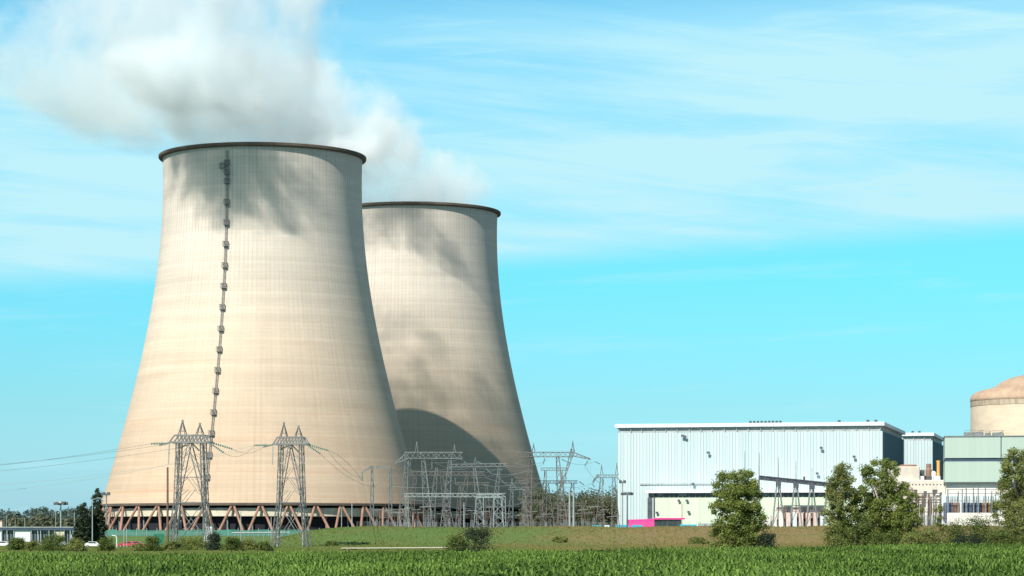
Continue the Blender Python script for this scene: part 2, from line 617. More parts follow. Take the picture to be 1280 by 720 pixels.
def make_tower(label, loc, ladder, proto=None):
    root = thing('cooling_tower', label, 'cooling tower', loc, 0, 'concrete cooling towers')
    if proto is None:
        n = 160
        prof = [(r_shell(ZL + (ZT - ZL) * k / 70), ZL + (ZT - ZL) * k / 70) for k in range(71)]
        inner = [(r - .45, z) for r, z in reversed(prof)]
        full = prof + inner + [prof[0]]
        MB().lathe(full, n, cap=False).build('shell', 'tower', root, smooth=True)
        MB().lathe([(41.3, 155.9), (42.9, 156.1), (43.1, 156.4), (43.1, 157.3), (42.8, 157.5), (40.4, 157.5), (40.4, 157.05), (41.3, 155.9)], 128,
                   cap=False).build('rim', 'tower_rim', root)
        MB().lathe([(r_shell(ZL) - 1.1, ZL + .3), (r_shell(ZL) + .35, ZL + .3), (r_shell(ZL) + .45, ZL + .1), (r_shell(ZL) + .45, ZL - .7),
                    (r_shell(ZL) - 1.1, ZL - .7), (r_shell(ZL) - 1.1, ZL + .3)], 128, cap=False).build('ring_beam', 'tower_rim', root)
        MB().lathe([(64.6, 7.3), (65.0, 7.5), (65.0, 10.6), (64.6, 10.8), (63.4, 10.8), (63.4, 7.3), (64.6, 7.3)], 128, cap=False).build('distribution_wall', 'cream_concrete', root)
        MB().lathe([(62.0, .2), (62.0, 11.6), (20, 13.0)], 96).build('packing', 'dark_fill', root)
        MB().lathe([(72.4, -1), (72.4, 1.2), (71.9, 1.3), (71.6, 1.2), (71.6, -1)], 128).build('basin_wall', 'basin_concrete', root)
        me = None
        half = math.pi / NV
        for side in (-1, 1):
            mb = MB()
            r0, r1 = 70.6, r_shell(ZL) - .4
            # V shaped pairs: feet together, heads apart
            a0, a1 = side * half * .10, side * half * .93
            p = (r0 * math.cos(a0), r0 * math.sin(a0), .3)
            q = (r1 * math.cos(a1), r1 * math.sin(a1), ZL - .6)
            mb.bar(p, q, 1.1, .95, n=8)
            mb.bbox(p[0] - .8, p[0] + .8, p[1] - .8, p[1] + .8, .2, 1.6)
            first = mb.build('inclined_column', 'column_concrete', root)
            first.rotation_euler.z = half
            for k in range(1, NV):
                c = first.copy()
                COL.objects.link(c)
                c.parent = root
                c.rotation_euler.z = half + 2 * math.pi * k / NV
        # inner uprights of the packing hall
        for k in range(40):
            a = 2 * math.pi * k / 40 + .03
            MB().bar((63 * math.cos(a), 63 * math.sin(a), .3), (63 * math.cos(a), 63 * math.sin(a), 7.28), .5).build('inner_post', 'galvanised', root)
    else:
        for ch in proto.children:
            if ch.name.split('.')[0] not in ('ladder',):
                copy_tree(ch, root)
    if ladder:
        az = R(-90 - 20.0 + 5.4)
        dx, dy = math.cos(az), math.sin(az)
        tx, ty = -dy, dx
        P = lambda z, off=0.0, lat=0.0: (dx * (r_shell(z) + off) + tx * lat, dy * (r_shell(z) + off) + ty * lat, z)
        mb = MB()
        zs = [ZL + 1 + k * 2.2 for k in range(65)]
        for s in (-.35, .35):
            for a, b in zip(zs, zs[1:]):
                mb.bar(P(a, .55, s), P(b, .55, s), .2)
        for a in zs:
            mb.bar(P(a, .55, -.35), P(a, .55, .35), .12)
            mb.bar(P(a, .0, 0), P(a, .55, 0), .12)
        lad = mb.build('ladder', 'ladder_steel', root)
        for k, py in enumerate([203, 226, 252, 278, 305, 332, 358, 385, 412, 438, 464, 490, 517, 543, 570, 597]):
            z = CZ + (HOR - py) / 3.115
            for extra in ((0, 0), (-2.0, -1.2)) if k == 0 else ((0, 0), (.0, 3.5)) if k == 1 else ((0, 0),):
                mb = MB()
                lat, dz = extra
                c = lambda o, l, h: P(z + dz + h * 0, o, l + lat)[:2] + (z + dz + h,)
                wl = .95
                for h in (-1.0, .95):
                    for l in (-wl, wl):
                        mb.bar(c(.2, l, h), c(1.5, l, h), .18)
                    for o in (.2, 1.5):
                        mb.bar(c(o, -wl, h), c(o, wl, h), .18)
                for l in (-wl, 0, wl):
                    mb.bar(c(1.5, l, -1.0), c(1.5, l, .95), .17)
                for l in (-wl, wl):
                    mb.bar(c(.2, l, -1.0), c(.2, l, .95), .17)
                mb.bar(c(1.5, -wl, 0), c(1.5, wl, 0), .16)
                a, b_, d, e = c(.2, -wl, -.98), c(.2, wl, -.98), c(1.5, wl, -.98), c(1.5, -wl, -.98)
                up = lambda q: (q[0], q[1], q[2] + .18)
                mb.add([a, b_, d, e, up(a), up(b_), up(d), up(e)], [(0, 1, 2, 3), (7, 6, 5, 4), (0, 4, 5, 1), (1, 5, 6, 2), (2, 6, 7, 3), (3, 7, 4, 0)])
                mb.build('landing_cage', 'ladder_steel', lad)
    return root


NEAR = (at(328.5, 1095), 1095.0, 0.0)
FARP = (at(516.0, 1286), 1286.0, 0.0)
t_near = make_tower('larger concrete cooling tower with a caged ladder running up its shell', NEAR, True)
t_far = make_tower('concrete cooling tower partly hidden behind the one with the ladder', FARP, False, t_near)


# ------------------------------------------------------------------ steam
def plume(label, base, hull, main, lobe, hmax, dens, off):
    """hull: (h, cx, cy, r) rings of the outer skin; main: (h, cx, cy, r) of the dense column; lobe: thin drifting side cloud"""
    def lerp(tab, h, c):
        for p_, q_ in zip(tab, tab[1:]):
            if h <= q_[0]:
                t = max(0, (h - p_[0]) / (q_[0] - p_[0]))
                return p_[c] + (q_[c] - p_[c]) * t
        return tab[-1][c]
    mb = MB()
    n, rings = 30, 24
    h0 = -3.0
    vs, fs = [], []
    for k in range(rings + 1):
        h = h0 + (hmax - h0) * k / rings
        cx, cy, r = (lerp(hull, h, c) for c in (1, 2, 3))
        for i in range(n):
            a = 2 * math.pi * i / n
            q = r if h < 1.5 else r * (1.02 + .06 * math.sin(3 * a + .11 * h + off) + .05 * math.sin(5 * a - .17 * h + off))
            vs.append((cx + q * math.cos(a), cy + q * math.sin(a), h))
    for k in range(rings):
        for i in range(n):
            j = (i + 1) % n
            fs.append((k * n + i, k * n + j, (k + 1) * n + j, (k + 1) * n + i))
    fs.append(tuple(reversed(range(n))))
    fs.append(tuple(range(rings * n, rings * n + n)))
    mb.add(vs, fs)
    m, nt = new_mat('steam')
    p = nt.obj()
    VM = lambda op, a_, b_: nt.n('ShaderNodeVectorMath', {'operation': op}, i0=a_, i1=b_).outputs[0]
    VS = lambda a_, k_: nt.n('ShaderNodeVectorMath', {'operation': 'SCALE'}, i0=a_, Scale=k_).outputs[0]
    x, y, z = nt.xyz(p)
    calm = nt.step(z, 0, 16)
    po = VM('ADD', p, (off * 61.0, off * 23.0, 0))
    wv = nt.n('ShaderNodeTexNoise', None, Vector=po, Scale=.024, Detail=2.0).outputs['Color']
    wv = VS(VS(VM('SUBTRACT', wv, (.5, .5, .5)), 52.0), calm)
    pw = VM('ADD', p, wv)
    xw, yw, zw = nt.xyz(pw)

    def curve(tab, c):
        acc = tab[0][c]
        for p_, q_ in zip(tab, tab[1:]):
            d = nt.n('ShaderNodeMapRange', {'clamp': True}, i0=z, i1=p_[0], i2=q_[0], i3=0.0, i4=q_[c] - p_[c]).outputs[0]
            acc = nt.m('ADD', d, acc)
        return acc
    dx, dy = nt.m('SUBTRACT', xw, curve(main, 1)), nt.m('SUBTRACT', yw, curve(main, 2))
    d = nt.m('DIVIDE', nt.m('SQRT', nt.m('ADD', nt.m('MULTIPLY', dx, dx), nt.m('MULTIPLY', dy, dy))), curve(main, 3))
    n1 = nt.noise(VM('ADD', VM('MULTIPLY', po, (1, 1, .75)), VS(wv, .5)), .042, 8, .70)
    nz = nt.m('SUBTRACT', n1, .5)
    edge = nt.m('ADD', nt.m('SUBTRACT', 1.0, d), nt.m('MULTIPLY', nz, nt.m('MULTIPLY_ADD', calm, 2.3, .3)))
    den = nt.step(edge, .0, .42)
    den = nt.m('MULTIPLY', den, nt.m('MULTIPLY_ADD', nt.step(n1, .40, .60), .92, .08))
    den = nt.m('MULTIPLY', den, nt.step(z, 12, 60, 1.0, .7))
    for (cx, cy, cz), (rx, ry, rz), tilt, k_ in lobe:
        lx = nt.m('DIVIDE', nt.m('SUBTRACT', xw, cx), rx)
        ly = nt.m('DIVIDE', nt.m('SUBTRACT', yw, cy), ry)
        lz = nt.m('DIVIDE', nt.m('ADD', nt.m('SUBTRACT', zw, cz), nt.m('MULTIPLY', nt.m('SUBTRACT', xw, cx), tilt)), rz)
        q = nt.m('SQRT', nt.m('ADD', nt.m('ADD', nt.m('MULTIPLY', lx, lx), nt.m('MULTIPLY', ly, ly)), nt.m('MULTIPLY', lz, lz)))
        e3 = nt.m('ADD', nt.m('SUBTRACT', 1.0, q), nt.m('MULTIPLY', nz, 3.4))
        den = nt.m('MAXIMUM', den, nt.m('MULTIPLY', nt.step(e3, 0, .85), k_))
    den = nt.m('MULTIPLY', nt.m('MULTIPLY', den, dens), nt.step(z, hmax, hmax - 30))
    vol = nt.n('ShaderNodeVolumePrincipled', None, Color=(.955, .988, 1.0), Density=den, Anisotropy=-.45)
    o = nt.n('ShaderNodeOutputMaterial')
    nt.t.links.new(vol.outputs[0], o.inputs['Volume'])
    ob = mb.build('steam_plume', m)
    ob.location = (base[0], base[1], 157.6)
    tag(ob, label, 'steam')
    return ob


plume('broad steam plume drifting from the cooling tower that has the ladder', NEAR,
      [(0, 0, 0, 40), (2, -6, -2, 46), (9, -24, -22, 70), (30, -44, -26, 84), (50, -40, -24, 80), (80, -32, -24, 72), (112, -40, -24, 70)],
      [(0, 0, 0, 39.5), (8, -4, -7, 42), (28, -14, -18, 48), (66, -24, -22, 54), (112, -36, -26, 54)],
      [((-78, 10, 25), (56, 40, 22), .27, .85), ((-22, -66, 21), (36, 25, 13), .1, 2.6), ((-50, 10, 60), (84, 46, 38), -.1, .62)], 92, .046, 1.0)
plume('smaller steam plume rising from the partly hidden cooling tower', FARP,
      [(0, 0, 0, 40), (2, -4, -4, 45), (9, -16, -20, 64), (30, -44, -26, 76), (45, -64, -20, 66), (70, -92, -22, 66), (110, -130, -30, 70)],
      [(0, 0, 0, 39.5), (14, -6, -7, 43), (40, -44, -16, 48), (70, -90, -22, 52), (112, -130, -30, 56)],
      [((-20, -68, 22), (30, 22, 13), .2, 2.4)], 92, .046, 2.0)


# ------------------------------------------------------------------ turbine halls
A13 = R(13)
HX, HY, HW, HD, HH = 41.1, 1023.0, 102.5, 100.0, 43.2


def front_x(px, ox=HX, oy=HY):
    k = (px - 640) / F
    return (k * oy - ox) / (math.cos(A13) + k * math.sin(A13))


def front_z(py, lx, oy=HY):
    return CZ + (HOR - py) / F * (oy - lx * math.sin(A13))


def make_hall(label, loc, W, D, H, vents, n_rib):
    root = thing('turbine_hall', label, 'industrial building', loc, -A13, 'blue clad turbine halls')
    mb = MB()
    mb.box(0, W, 0, D, 0, H - 3.5)
    rr = random.Random(int(W))
    x = .4
    while x < W - .3:
        mb.box(x, x + .16, -.16, .05, 2, H - 3.55)
        x += 1.25
    mb.build('wall', 'blue_cladding', root)
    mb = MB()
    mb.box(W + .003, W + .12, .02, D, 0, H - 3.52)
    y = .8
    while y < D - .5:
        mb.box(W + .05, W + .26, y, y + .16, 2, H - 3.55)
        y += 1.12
    mb.build('gable_wall', 'shaded_gable_cladding', root)
    # clerestory band set back under the parapet
    cb = MB()
    cb.box(.6, W - .6, .6, D - .6, H - 3.5, H - 1.4)
    pb = cb
    for k in range(int(W / 4.6) + 1):
        x = min(W - .6, .4 + k * 4.6 + rr.uniform(-.3, .3))
        pb.box(x, x + .3, .1, .58, H - 3.49, H - 1.41)
    pb.build('clerestory_band', 'grey_band', root)
    par = MB()
    par.bbox(-1.0, W + .8, -.75, D + .8, H - 1.4, H, .1)
    x = -.9
    while x < W:
        par.box(x, x + .14, -.86, -.7, H - 1.3, H - .12)
        x += 1.12
    rf = par.build('roof_parapet', 'white_paint', root)
    for a, b, h in vents:
        MB().bbox(a, b, 3, 5, H - .05, H + h, .2).build('roof_vent', 'dark_steel', rf)
    return root


vents = [(front_x(935) + i * 1.45, front_x(935) + i * 1.45 + .8, 1.0) for i in range(9)]
vents += [(front_x(p), front_x(p) + 1.0, 1.0) for p in (1046, 1082, 1092)]
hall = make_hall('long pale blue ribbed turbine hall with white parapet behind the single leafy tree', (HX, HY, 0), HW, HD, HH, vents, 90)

# details of the hall front
mb = MB()
lx0, lx1 = front_x(800), front_x(905)
mb.box(lx0, lx1, -.5, -.17, front_z(606, lx0), front_z(606, lx0) + .5)
mb.build('cable_tray', 'grey_band', hall)
for px, py in ((854, 545), (857, 546), (886, 566), (1027, 560), (1068, 571), (867, 605), (1022, 592)):
    lx = front_x(px)
    z = front_z(py, lx)
    m_ = MB()
    m_.bar((lx, -.17, z), (lx, -1.2, z), .25)
    m_.bbox(lx - .55, lx + .55, -1.7, -1.1, z - .35, z + .45, .1)
    m_.build('wall_floodlight', 'dark_steel', hall)

# annex with a white canopy along the hall's foot
an = thing('hall_annex', 'low pale green annex with white canopy and dark glazed strip at the hall foot', 'industrial building',
           (HX, HY, 0), -A13)
ax0, ax1 = front_x(811.5) + 1.0, HW - 4
zc = front_z(614.5, ax0) + .3
mb = MB()
mb.box(ax0 + 3.0, ax1, -9.5, -.2, 0, zc - 2.8)
mb.build('wall', 'yellow_green_cladding', an)
mb = MB()
mb.box(ax0 + .3, ax1 - .2, -9.1, -.2, zc - 2.8, zc - 1.0)
gl = mb.build('glazed_strip', 'louvre', an)
mb = MB()
rr = random.Random(4)
x = ax0 + .8
while x < ax1 - 1:
    mb.box(x, x + .3, -9.45, -9.12, zc - 2.79, zc - 1.01)
    if rr.random() < .3:
        mb.box(x + .3, x + 1.6, -9.3, -9.12, zc - 2.2, zc - 1.01)
    x += rr.uniform(1.5, 2.6)
mb.build('mullion', 'galvanised', gl)
mb = MB()
mb.bbox(ax0 - .6, ax1 + .6, -11.0, -.2, zc - 1.0, zc, .1)
mb.build('canopy', 'white_paint', an)
mb = MB()
mb.box(ax0, ax0 + 2.98, -9.2, -.2, 3.5, zc - 2.81)
for k in range(9):
    z = 4 + k * 1.05
    if z < zc - 3.3:
        mb.box(ax0 + .1, ax0 + 2.9, -9.35, -9.2, z, z + .25)
mb.build('louvre_panel', 'louvre', an)
MB().box(ax0 + 2.0, ax0 + 2.3, -9.5, -9.36, 3.5, zc - 2.81).build('frame_post', 'white_paint', an)
for px, py in ((853, 626), (863, 626), (865, 640), (826, 641)):
    lx = front_x(px) + .3
    z = front_z(py, lx)
    m_ = MB()
    m_.bar((lx, -9.5, z), (lx, -10.2, z), .2)
    m_.bbox(lx - .5, lx + .5, -10.6, -10.1, z - .4, z + .4, .1)
    m_.build('wall_floodlight', 'dark_steel', an)
mb = MB()
lx = front_x(857)
mb.bar((lx, -9.8, 0), (lx, -9.8, front_z(629, lx)), .3)
mb.build('downpipe', 'pink_render', an)

# second hall behind
H2Y = 1180.0
h2x = at(1127, H2Y + 1)
k = (1165.5 - 640) / F
w2 = (k * H2Y - h2x) / (math.cos(A13) + k * math.sin(A13))
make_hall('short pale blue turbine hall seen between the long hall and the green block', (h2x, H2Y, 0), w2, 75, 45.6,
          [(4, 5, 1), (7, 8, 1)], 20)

# beige service block between the halls
sb = thing('service_block', 'pale concrete block with stepped roof below the short blue hall', 'industrial building', (0, 0, 0), 0)
Ys = 985.0
bx = lambda px: at(px, Ys)
MB().bbox(bx(1116), bx(1150), Ys, Ys + 14, 0, hz(583, Ys), .3).build('tower_block', 'pale_concrete', sb)
mb = MB()
mb.bbox(bx(1096), bx(1183), Ys - 1, Ys + 13, 0, hz(600, Ys), .3)
mw = mb.build('wall', 'pale_concrete', sb)
mb = MB()
for k in range(13):
    x = bx(1126 + k * 4.4)
    mb.box(x, x + .5, Ys - 1.06, Ys - .95, hz(606.5, Ys), hz(605, Ys))
mb.build('vent_opening', 'louvre', mw)
for (a, b, c, d) in ((1128, 1133, 612, 620), (1142, 1146, 612, 622), (1154, 1158, 614, 622), (1165, 1171, 612, 618), (1137, 1140, 628, 645), (1160, 1164, 628, 645), (1149, 1152, 630, 644), (1174, 1178, 626, 646)):
    MB().box(bx(a), bx(b), Ys - 1.1, Ys - .95, hz(d, Ys), hz(c, Ys)).build('window', 'louvre', mw)
mb = MB()
mb.box(bx(1122), bx(1183), Ys - 1.5, Ys - 1.02, hz(624, Ys), hz(623, Ys))
mb.build('ledge', 'pale_render', mw)
MB().bbox(bx(1150) + .05, bx(1158), Ys + 4, Ys + 10, hz(600.2, Ys), hz(587, Ys), .2).build('plant_room', 'louvre', sb)
MB().lathe([(1.2, 0), (1.2, 4), (.95, 4.5), (.95, 6.2)], 16, (bx(1163.5), Ys + 5, hz(600, Ys))).build('exhaust_stack', 'brown_metal', sb, smooth=False)
MB().lathe([(1.1, 0), (1.1, 2.6), (.7, 3.3), (.1, 3.5)], 16, (bx(1169.5), Ys + 5, hz(600, Ys))).build('roof_tank', 'white_paint', sb)
MB().lathe([(.62, 0), (.62, 6.8), (.75, 6.9), (.75, 7.4)], 16, (bx(1175.6), Ys + 5, hz(600, Ys))).build('chimney', 'orange_paint', sb)
MB().bbox(bx(1157), bx(1180), Ys + 7, Ys + 12, hz(600.2, Ys), hz(594, Ys), .2).build('roof_plant', 'brown_metal', sb)
MB().bbox(bx(1128), bx(1147), Ys + 2, Ys + 10, hz(583.2, Ys), hz(580.5, Ys), .2).build('roof_plant', 'brown_metal', sb)

r5 = random.Random(9)
for k in range(9):
    p_ = 1126 + k * 6.2 + r5.uniform(-1.5, 1.5)
    z0_, z1_ = hz(r5.uniform(632, 652), Ys), hz(r5.uniform(608, 622), Ys)
    x_ = bx(p_)
    q_ = x_ + r5.uniform(1.5, 4.5)
    MB().tube([(x_, Ys - 1.7, z0_ - 4), (x_, Ys - 1.7, z1_), (q_, Ys - 1.7, z1_), (q_, Ys - 1.7, z1_ - 3)], r5.uniform(.16, .34), 8).build('pipe', r5.choice(['white_paint', 'galvanised', 'pale_galvanised', 'brown_metal']), sb)
for k in range(6):
    p_ = 1124 + k * 9 + r5.uniform(-2, 2)
    MB().bbox(bx(p_), bx(p_) + r5.uniform(1.0, 2.4), Ys + 1, Ys + 3, hz(600.2, Ys), hz(600.2, Ys) + r5.uniform(.6, 1.6), .1).build('roof_unit', r5.choice(['white_paint', 'galvanised', 'dark_steel']), sb)
for k in range(5):
    p_ = 1130 + k * 10.5
    MB().bbox(bx(p_), bx(p_) + r5.uniform(1.6, 2.8), Ys - 4.5, Ys - 2.2, 0, r5.uniform(5, 9), .1).build('cubicle', r5.choice(['white_paint', 'pale_galvanised', 'grey_band']), sb)

# green auxiliary block
Yg = 950.0
gx = lambda px: at(px, Yg)
g = thing('auxiliary_block', 'mint green clad block with a dark horizontal slot in front of the domed building', 'industrial building', (gx(1181), Yg, 0), R(-8.5))
gw = gx(1330) - gx(1181)
zt, zb_ = hz(546, Yg), hz(602.5, Yg)
z1, z2 = hz(577, Yg), hz(572.5, Yg)
mb = MB()
mb.box(0, gx(1250) - gx(1181) - .1, 0, 40, z2, zt)
mb.box(gx(1250) - gx(1181) + .25, gw, 0, 40, z2, zt)
mb.box(0, gw, 0, 40, zb_, z1)
mb.build('wall', 'green_cladding', g)
MB().box(.3, gw - .3, .5, 39.5, z1, z2).build('slot_window', 'navy_fascia', g)
MB().box(gx(1250) - gx(1181) - .08, gx(1250) - gx(1181) + .23, .2, 39, z2, zt - .1).build('joint', 'dark_steel', g)
MB().bbox(-.3, gw, -.3, 40, zt, zt + .35, .05).build('coping', 'galvanised', g)
MB().box(-.2, gw, -.25, 0.0, zb_ - .45, zb_ - .02).build('drip_sill', 'dark_steel', g)
MB().box(.5, gw - .5, 1.5, 39, 0, zb_).build('plinth_wall', 'pale_render', g)
for px0, px1, h in ((1205, 1229, 1.5), (1231, 1238, 1.2), (1240, 1254, 1.3)):
    m_ = MB()
    a, b = gx(px0) - gx(1181), gx(px1) - gx(1181)
    m_.bbox(a, b, 4, 8, zt + .36, zt + .36 + h, .3)
    m_.bar((a, 4, zt + .5), (b, 4, zt + .36 + h + .5), .15)
    m_.bar((a, 3.8, zt + .36 + h + .6), (b, 3.8, zt + .36 + h + .6), .15)
    m_.build('roof_unit', 'galvanised', g)

# reactor building
Yr = 1030.0
rb = thing('reactor_building', 'round beige containment building with a rusty brown dome', 'reactor building', (at(1298, Yr), Yr, 0))
m_ = MB().lathe([(26.2, 0), (26.2, hz(502, Yr))], 96, cap=False)
m_.build('drum_wall', 'beige_concrete', rb, smooth=True)
zr = hz(502, Yr)
paint('gutter_stain', (.44, .36, .26), .8, 0, .35, .9, .2)
paint('dome_brown', (.47, .335, .235), .9, 0, .25, .2)
MB().lathe([(26.2, zr), (26.4, zr + .2), (26.4, zr + 1.2), (25.6, zr + 2.8), (23, zr + 4.2), (18.5, zr + 5.2), (16.5, zr + 6.0), (14.5, zr + 7.6),
            (11, zr + 9.2), (6, zr + 10.4), (.2, zr + 10.9)], 96).build('dome', 'dome_brown', rb, smooth=True)
MB().lathe([(26.2, zr - 1.9), (26.36, zr - 1.9), (26.36, zr - .02), (26.2, zr - .02), (26.2, zr - 1.9)], 96, cap=False).build('gutter_band', 'gutter_stain', rb, smooth=False)

# ------------------------------------------------------------------ magenta shed, containers
Yp = 960.0
px_ = lambda p: at(p, Yp)
sh = thing('site_shed', 'bright magenta shed with a thin magenta canopy over a glass wall', 'shed', (px_(786), Yp, 0))
w = px_(818) - px_(786)
h = hz(648.5, Yp)
mb = MB()
mb.add([(0, 0, 0), (w, 0, 0), (w, 0, h), (0, 0, h - .3), (0, 7, 0), (w, 7, 0), (w, 7, h), (0, 7, h - .3)],
       [(0, 1, 2, 3), (5, 4, 7, 6), (4, 0, 3, 7), (1, 5, 6, 2), (3, 2, 6, 7), (4, 5, 1, 0)])
for k in range(1, 8):
    mb.box(w * k / 8, w * k / 8 + .12, -.08, .02, .5, h - .9)
mb.build('wall', 'magenta', sh)
MB().bbox(w + .02, px_(856) - px_(786), -1.2, 6, h - .25, h + .35, .08).build('canopy', 'magenta', sh)
MB().box(w + .1, px_(852) - px_(786), 3, 6, 0, h - .27).build('glass_wall', 'pale_glass', sh)
mb = MB()
for k in range(6):
    x = w + .4 + k * 1.9
    mb.box(x, x + .16, 2.85, 2.98, 0, h - .28)
mb.build('glass_frame', 'galvanised', sh)
MB().box(w + .2, px_(850) - px_(786), -.6, .2, 0, 2.1).build('green_screen', 'green_cladding', sh)


def container(label, p0, p1, py, mat, Y, group=None, name='site_container'):
    x0, x1 = at(p0, Y), at(p1, Y)
    h = hz(py, Y)
    o = thing(name, label, 'container', ((x0 + x1) / 2, Y, 0), 0, group)
    w = (x1 - x0) / 2
    mb = MB().bbox(-w, w, 0, 2.5, 0, h, .08)
    n = max(3, int(w * 2 / .6))
    for i in range(n):
        x = -w + .1 + i * (2 * w - .3) / n
        mb.box(x, x + .2, -.07, .02, .3, h - .3)
    mb.build('body', mat, o)
    m2 = MB().box(-w * .15, w * .15, -.1, -.01, .1, h - .35)
    m2.build('door', 'galvanised', o)


container('long turquoise container at the foot of the blue hall beside the magenta shed', 769, 786.5, 656, 'turquoise', 950)
container('turquoise container standing in front of the magenta shed', 790, 803, 656.3, 'turquoise', 945)
container('turquoise container at the edge of the switchyard in front of the wood', 740, 752, 656.3, 'turquoise', 930)
container('small white container between turquoise ones by the switchyard', 755.5, 762, 656.5, 'white_paint', 930)
container('turquoise container in front of the green annex past the magenta canopy', 850, 871, 655.5, 'turquoise', 950)
container('grey container next to the leafy tree in front of the annex', 873, 890, 654, 'grey_band', 952)

# ------------------------------------------------------------------ pylons and lines
def insulator(mb, p, q):
    p, q = Vector(p), Vector(q)
    n = 9
    for i in range(n):
        a = p.lerp(q, (i + .12) / n)
        b = p.lerp(q, (i + .88) / n)
        mb.bar(a, a.lerp(b, .5), .16, .6, n=8)
        mb.bar(a.lerp(b, .5), b, .6, .16, n=8)
    mb.bar(p, q, .1)
    return mb


def make_pylon(label, px, Y, py_top, zbase, w, rz):
    X = at(px, Y)
    root = thing('lattice_pylon', label, 'pylon', (X, Y, zbase), rz, 'lattice pylons in front of the cooling tower')
    H = hz(py_top, Y) - zbase
    zb = H * .83          # underside of the top beam
    hw = w / 2
    d = hw * .5
    waist = H * .36
    st = 'pylon_steel'
    for sx in (-1, 1):
        for sy in (-1, 1):
            mb = MB()
            mb.lattice((sx * hw * 1.42, sy * d * 1.45, 0), (sx * hw, sy * d, waist), .8, .62, 6, .11, .055)
            mb.lattice((sx * hw, sy * d, waist), (sx * hw * .86, sy * d * .9, zb), .62, .55, 10, .11, .055)
            mb.build('leg', st, root)
    mb = MB()
    for sy in (-1, 1):
        y = sy * d * .97
        # long crossing diagonals of the upper body
        mb.bar((-hw * .1, y, zb), (hw, y, waist), 0.245)
        mb.bar((-hw * .1, y, zb), (-hw, y, waist), 0.187)
        mb.bar((-hw, y, waist), (hw, y, waist), 0.202)
        mb.bar((-hw * .96, y, waist * 1.55), (hw * .96, y, waist * 1.55), 0.130)
        mb.bar((-hw, y, waist), (hw * 1.4, y * 1.4, 0), 0.130)
        mb.bar((hw, y, waist), (-hw * 1.4, y * 1.4, 0), 0.130)
        for k in range(5):
            z = waist + (zb - waist) * (k + .5) / 5
            xx = hw * .55 * (1 if k % 2 else -1)
            mb.bar((xx, y, z - 1.4), (-xx * .2, y, z + 1.4), 0.101)
            mb.bar((-hw * .95, y, z), (-hw * .35, y, z + 1.6), 0.101)
            mb.bar((hw * .95, y, z), (hw * .35, y, z + 1.6), 0.101)
    for sx in (-1, 1):
        x = sx * hw * .97
        mb.bar((x, -d, waist), (x, d, zb), 0.158)
        mb.bar((x, d, waist), (x, -d, zb), 0.158)
        mb.bar((x, -d, waist), (x, d, waist), 0.180)
        mb.bar((x * 1.1, -d * 1.2, 0), (x, d, waist), 0.144)
        mb.bar((x * 1.1, d * 1.2, 0), (x, -d, waist), 0.144)
    mb.build('bracing', st, root)
    mb = MB()
    bl = hw * 1.42
    zt_ = zb + H * .055
    for sy in (-1, 1):
        y = sy * d
        mb.bar((-bl, y, zb), (bl, y, zb), .42)
        mb.bar((-hw * 1.05, y, zt_), (hw * 1.05, y, zt_), .36)
        mb.bar((-bl, y, zb), (-hw * 1.05, y, zt_), .3)
        mb.bar((bl, y, zb), (hw * 1.05, y, zt_), .3)
        for k in range(8):
            x0 = -hw * 1.05 + 2.1 * hw * k / 8
            x1 = x0 + 2.1 * hw / 8
            mb.bar((x0, y, zb), (x1, y, zt_), .18)
            mb.bar((x1, y, zb), (x1, y, zt_), .2)
    for x in (-bl, -hw, 0, hw, bl):
        mb.bar((x, -d, zb), (x, d, zb), .25)
    mb.build('crossarm', st, root)
    for s, hh in ((-.62, 1.0), (.62, .975)):
        mb = MB()
        xc = s * hw
        tip = (xc, 0, H * hh)
        for dx in (-.85, .85):
            for dy in (-.8, .8):
                mb.bar((xc + dx, dy, zt_), tip, .16)
        for t in (.3, .6):
            q = [(xc + dx * (1 - t), dy * (1 - t), zt_ + (tip[2] - zt_) * t) for dx, dy in ((-.85, -.8), (.85, -.8), (.85, .8), (-.85, .8))]
            for i in range(4):
                mb.bar(q[i], q[(i + 1) % 4], .14)
        mb.bar((xc, 0, H * hh - .4), (xc, 0, H * hh + .25), .4)
        mb.build('peak', st, root)
    ends = {'L': [], 'R': []}
    for k, (a, b, dz) in enumerate(((-bl, -bl - 2.4, -.6), (-bl - 2.0, -bl - 3.2, .2), (0, -2.5, -1.4))):
        y = (-d, d, 0)[k]
        p, q = (a, y, zb - .1), (b - (2.2 if k == 1 else 0), y, zb - .3 + dz * .6)
        insulator(MB(), p, q).build('insulator_string', 'insulator_glass', root)
        ends['L'].append(q)
    for k, (a, b, dz) in enumerate(((bl, bl + 4.6, -1.3), (bl, bl + 3.4, -2.2), (0, 1.8, -1.7))):
        y = (d, -d, .5)[k]
        p, q = (a, y, zb - .1), (b, y, zb - .2 + dz)
        insulator(MB(), p, q).build('insulator_string', 'insulator_glass', root)
        ends['R'].append(q)
    mb = MB()
    mb.bar((-bl, -d, zb), (-bl - .2, -d, zb - 5), .2)
    mb.build('drop_lead', 'wire', root)
    M = Matrix.Translation((X, Y, zbase)) @ Matrix.Rotation(rz, 4, 'Z')
    return {k: [M @ Vector(p) for p in v] for k, v in ends.items()}


p1 = make_pylon('tall grey lattice pylon beside the dark wooden pole in front of the ladder', 239, 600, 526, -2.1, 6.6, R(-9))
p2 = make_pylon('grey lattice pylon on the grass nearer the switchyard', 364, 640, 529, ground_z(at(364, 640), 640) + .05, 5.9, R(-8))


def wire(a, b, sag, r=.05, n=14):
    a, b = Vector(a), Vector(b)
    pts = []
    for i in range(n + 1):
        t = i / n
        p = a.lerp(b, t)
        p.z -= sag * 4 * t * (1 - t)
        pts.append(p)
    o = MB().tube(pts, r, 4).build('overhead_line', 'wire')
    return tag(o, 'thin sagging overhead power line strung between the pylons and the switchyard', 'power line', 'overhead power lines')


